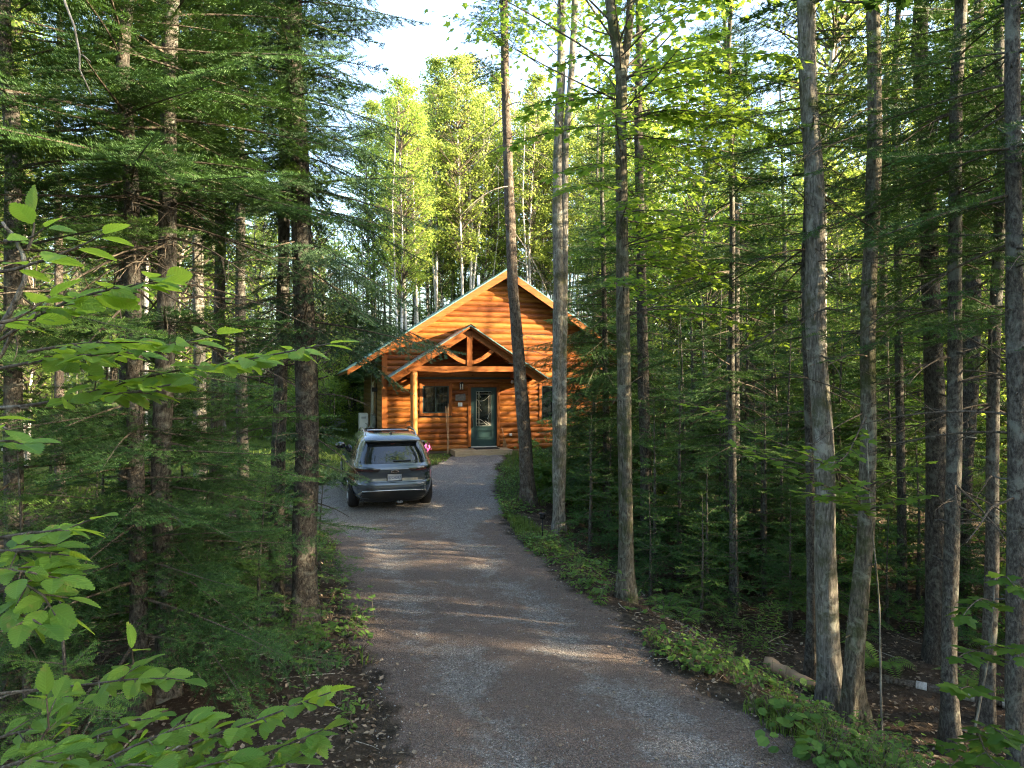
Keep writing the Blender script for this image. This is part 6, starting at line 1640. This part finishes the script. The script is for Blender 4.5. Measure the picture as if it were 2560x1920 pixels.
beech('beech sapling with large pale leaves low at the edge, under the level sprays', (-2.0, 1.95),
    [([(-30, 960, 1.75), (20, 950, 1.7), (50, 960, 1.65)], 0, .06), ([(-30, 900, 1.75), (20, 930, 1.7)], 0, .07), ([(-20, 1165, 1.95), (60, 1152, 1.9), (130, 1146, 1.85), (200, 1122, 1.8)], .12, .06), ([(-20, 1190, 2.0), (60, 1190, 1.95), (150, 1200, 1.9)], .14, .06),
     ([(-20, 1280, 1.9), (50, 1260, 1.9), (100, 1290, 1.85), (120, 1330, 1.8)], .13, .055), ([(-20, 1340, 1.8), (40, 1320, 1.8), (90, 1350, 1.75)], .12, .06), ([(-20, 1230, 1.85), (60, 1235, 1.8), (130, 1250, 1.8)], .12, .06)],
    [([g2, (-140, 1500, 1.95), (-80, 1250, 1.95), (-20, 1165, 1.95)], .010), ([(-110, 1400, 1.95), (-40, 1290, 1.92), (20, 1265, 1.9)], .007)], tint=.45, size=.090)
g3 = np.array([-1.7, 2.3, hz(-1.7, 2.3)])
beech('beech sapling spreading broad fans of leaves over the ground at the very bottom', (-1.7, 2.3),
    [([(-20, 1500, 2.4), (160, 1482, 2.4), (260, 1470, 2.35), (330, 1460, 2.3), (400, 1470, 2.25)], .14, .06), ([(260, 1470, 2.35), (290, 1430, 2.3), (285, 1400, 2.3)], .08, .06), ([(30, 1690, 2.1), (90, 1600, 2.1), (110, 1560, 2.1), (100, 1500, 2.1)], .14, .055), ([(60, 1680, 2.15), (160, 1610, 2.15), (250, 1570, 2.1), (330, 1550, 2.05)], .17, .055),
     ([(150, 1690, 2.0), (240, 1630, 2.0), (330, 1590, 1.95), (430, 1560, 1.95)], .17, .055), ([(260, 1690, 2.15), (390, 1610, 2.15), (510, 1575, 2.1), (620, 1530, 2.05), (715, 1495, 2.0)], .17, .055), ([(400, 1700, 2.1), (520, 1650, 2.1), (620, 1610, 2.05), (700, 1575, 2.0)], .15, .055),
     ([(330, 1700, 1.95), (420, 1660, 1.9), (500, 1640, 1.9)], .15, .06), ([(-20, 1600, 2.2), (40, 1580, 2.2), (110, 1570, 2.2)], .15, .06), ([(0, 1660, 2.0), (60, 1640, 1.95), (140, 1650, 1.9)], .14, .06), ([(500, 1700, 2.0), (560, 1660, 1.95), (640, 1650, 1.9)], .12, .06), ([(200, 1690, 1.9), (260, 1650, 1.85), (330, 1655, 1.8)], .14, .06)],
    [([g3, (60, 1690, 2.15), (160, 1610, 2.15)], .008), ([g3, (-100, 1560, 2.4), (-20, 1500, 2.4), (120, 1490, 2.4)], .007), ([g3, (260, 1690, 2.15), (390, 1610, 2.15)], .007)], tint=.45, size=.088)
# hanging dead twig before the firs
p0 = at(120, -60, 4.0); o = thing('dead_branch', 'thin pale dead branch hanging down in front of the firs, high up', 'dead branch', tuple(p0))
m = MB(); A = np.array([at(vx, vy, 4.0)-p0 for vx, vy in ((120, -60), (142, 10), (160, 55), (172, 115), (172, 150), (198, 205))]); m.tube(A, np.linspace(.008, .004, 6), 6); m.tube(np.array([at(vx, vy, 4.0)-p0 for vx, vy in ((176, 118), (184, 123), (196, 134))]), .003, 5); m.build('branch', MAT['twig_pale'], o, True)

# fallen logs, stake light, flowers
def fallen(name, label, a, b, r0, Y, matn, bands=()):
    pa, pb = at(a[0], a[1], Y[0]), at(b[0], b[1], Y[1]); pa[2] = hz(pa[0], pa[1])+r0*.8; pb[2] = hz(pb[0], pb[1])+r0*.8
    k = np.linspace(0, 1, 14); P = (pb-pa)*k[:, None]; P += R7.normal(0, .006, P.shape)
    o = thing(name, label, 'log', tuple(pa)); m = MB(); m.tube(P, r0*(1-.25*k)*(1+.05*np.sin(k*17)), 12); m.build('trunk', MAT[matn], o, True)
    for q0, q1 in bands:
        m = MB(); s = np.linspace(q0, q1, 5); m.tube((pb-pa)*s[:, None], r0*(1-.25*s)*1.16, 14, cap=False); m.build('white_bark', MAT['bark_birch'], o, True)
    return o
fallen('fallen_log', 'rotting bare log lying behind the narrow trunk below the bank', (1655, 1418), (1765, 1462), .085, (9.0, 8.4), 'stick_wood')
fallen('fallen_log', 'long fallen birch with white bark left in rings, lying across the wood floor', (1850, 1448), (2195, 1520), .062, (8.8, 7.9), 'bark_pine', ((.40, .47), (.66, .76), (.80, .86), (.92, .99)))
p = on_ground(1172, 1170)
o = thing('path_light', 'small black stake light at the drive edge by the double maple', 'path light', tuple(p))
m = MB(); m.tube([(0, 0, -.05), (0, 0, .42)], .012, 8); m.build('stake', MAT['black_metal'], o, True)
m = MB(); m.tube([(0, 0, .42), (0, 0, .425), (0, 0, .50), (0, 0, .505)], [.03, .055, .055, .02], 14); m.tube([(0, 0, .507), (0, 0, .53)], [.085, .06], 16); m.build('lamp_head', MAT['black_metal'], o, True)
p = cab_world(-2.38, -1.60, 0); p[2] = hz(p[0], p[1])
o = thing('flower_pot', 'pot of bright pink petunias beside the porch post, behind the car', 'flower pot', tuple(p))
m = MB(); m.tube([(0, 0, 0), (0, 0, .30), (0, 0, .31), (0, 0, .34)], [.13, .18, .20, .20], 20); m.build('pot', MAT['terracotta'], o, True)
m = MB()
q = R7.normal(0, 1, (420, 3)); q /= np.linalg.norm(q, axis=1)[:, None]; q = q*np.array([.24, .24, .20])*(R7.random(420)**.4)[:, None] + np.array([0, 0, .47])
stamp(m, 'ovate', q, q-np.array([0, 0, .45])+R7.normal(0, .1, q.shape), np.array([0, 0, 1.])+R7.normal(0, .4, q.shape), .06, 1, R7.random(420))
m.build('foliage', [MAT['twig'], MAT['weed_leaf']], o)
m = MB(); q = R7.normal(0, 1, (130, 3)); q[:, 1] -= .4; q /= np.linalg.norm(q, axis=1)[:, None]; q = q*np.array([.24, .24, .20])*(.6+.65*R7.random(130))[:, None] + np.array([.03, 0, .44])
for s_ in range(5):
    dn = q-np.array([0, 0, .45]); dn /= np.linalg.norm(dn, axis=1)[:, None]; t1 = np.cross(dn, [0.3, .2, 1.]); t1 /= np.linalg.norm(t1, axis=1)[:, None]; t2 = np.cross(dn, t1); a = s_*2*math.pi/5
    stamp(m, 'round', q, t1*math.cos(a)+t2*math.sin(a)+dn*.25, dn, .034, 0, R7.random(130))
m.build('blossom', MAT['pink_petal'], o)
m = MB(); k = np.linspace(0, 1, 20); m.tube(np.concatenate([[(-.3, .12, 0)], np.stack([-.3+.0*k, .12+0*k, 1.15*k], -1)[1:], np.stack([-.3-.12+.12*np.cos(k*3.0), .12+0*k, 1.15+.12*np.sin(k*3.0)], -1)[1:]]), .008, 6); m.build('plant_hook', MAT['black_metal'], o, True)
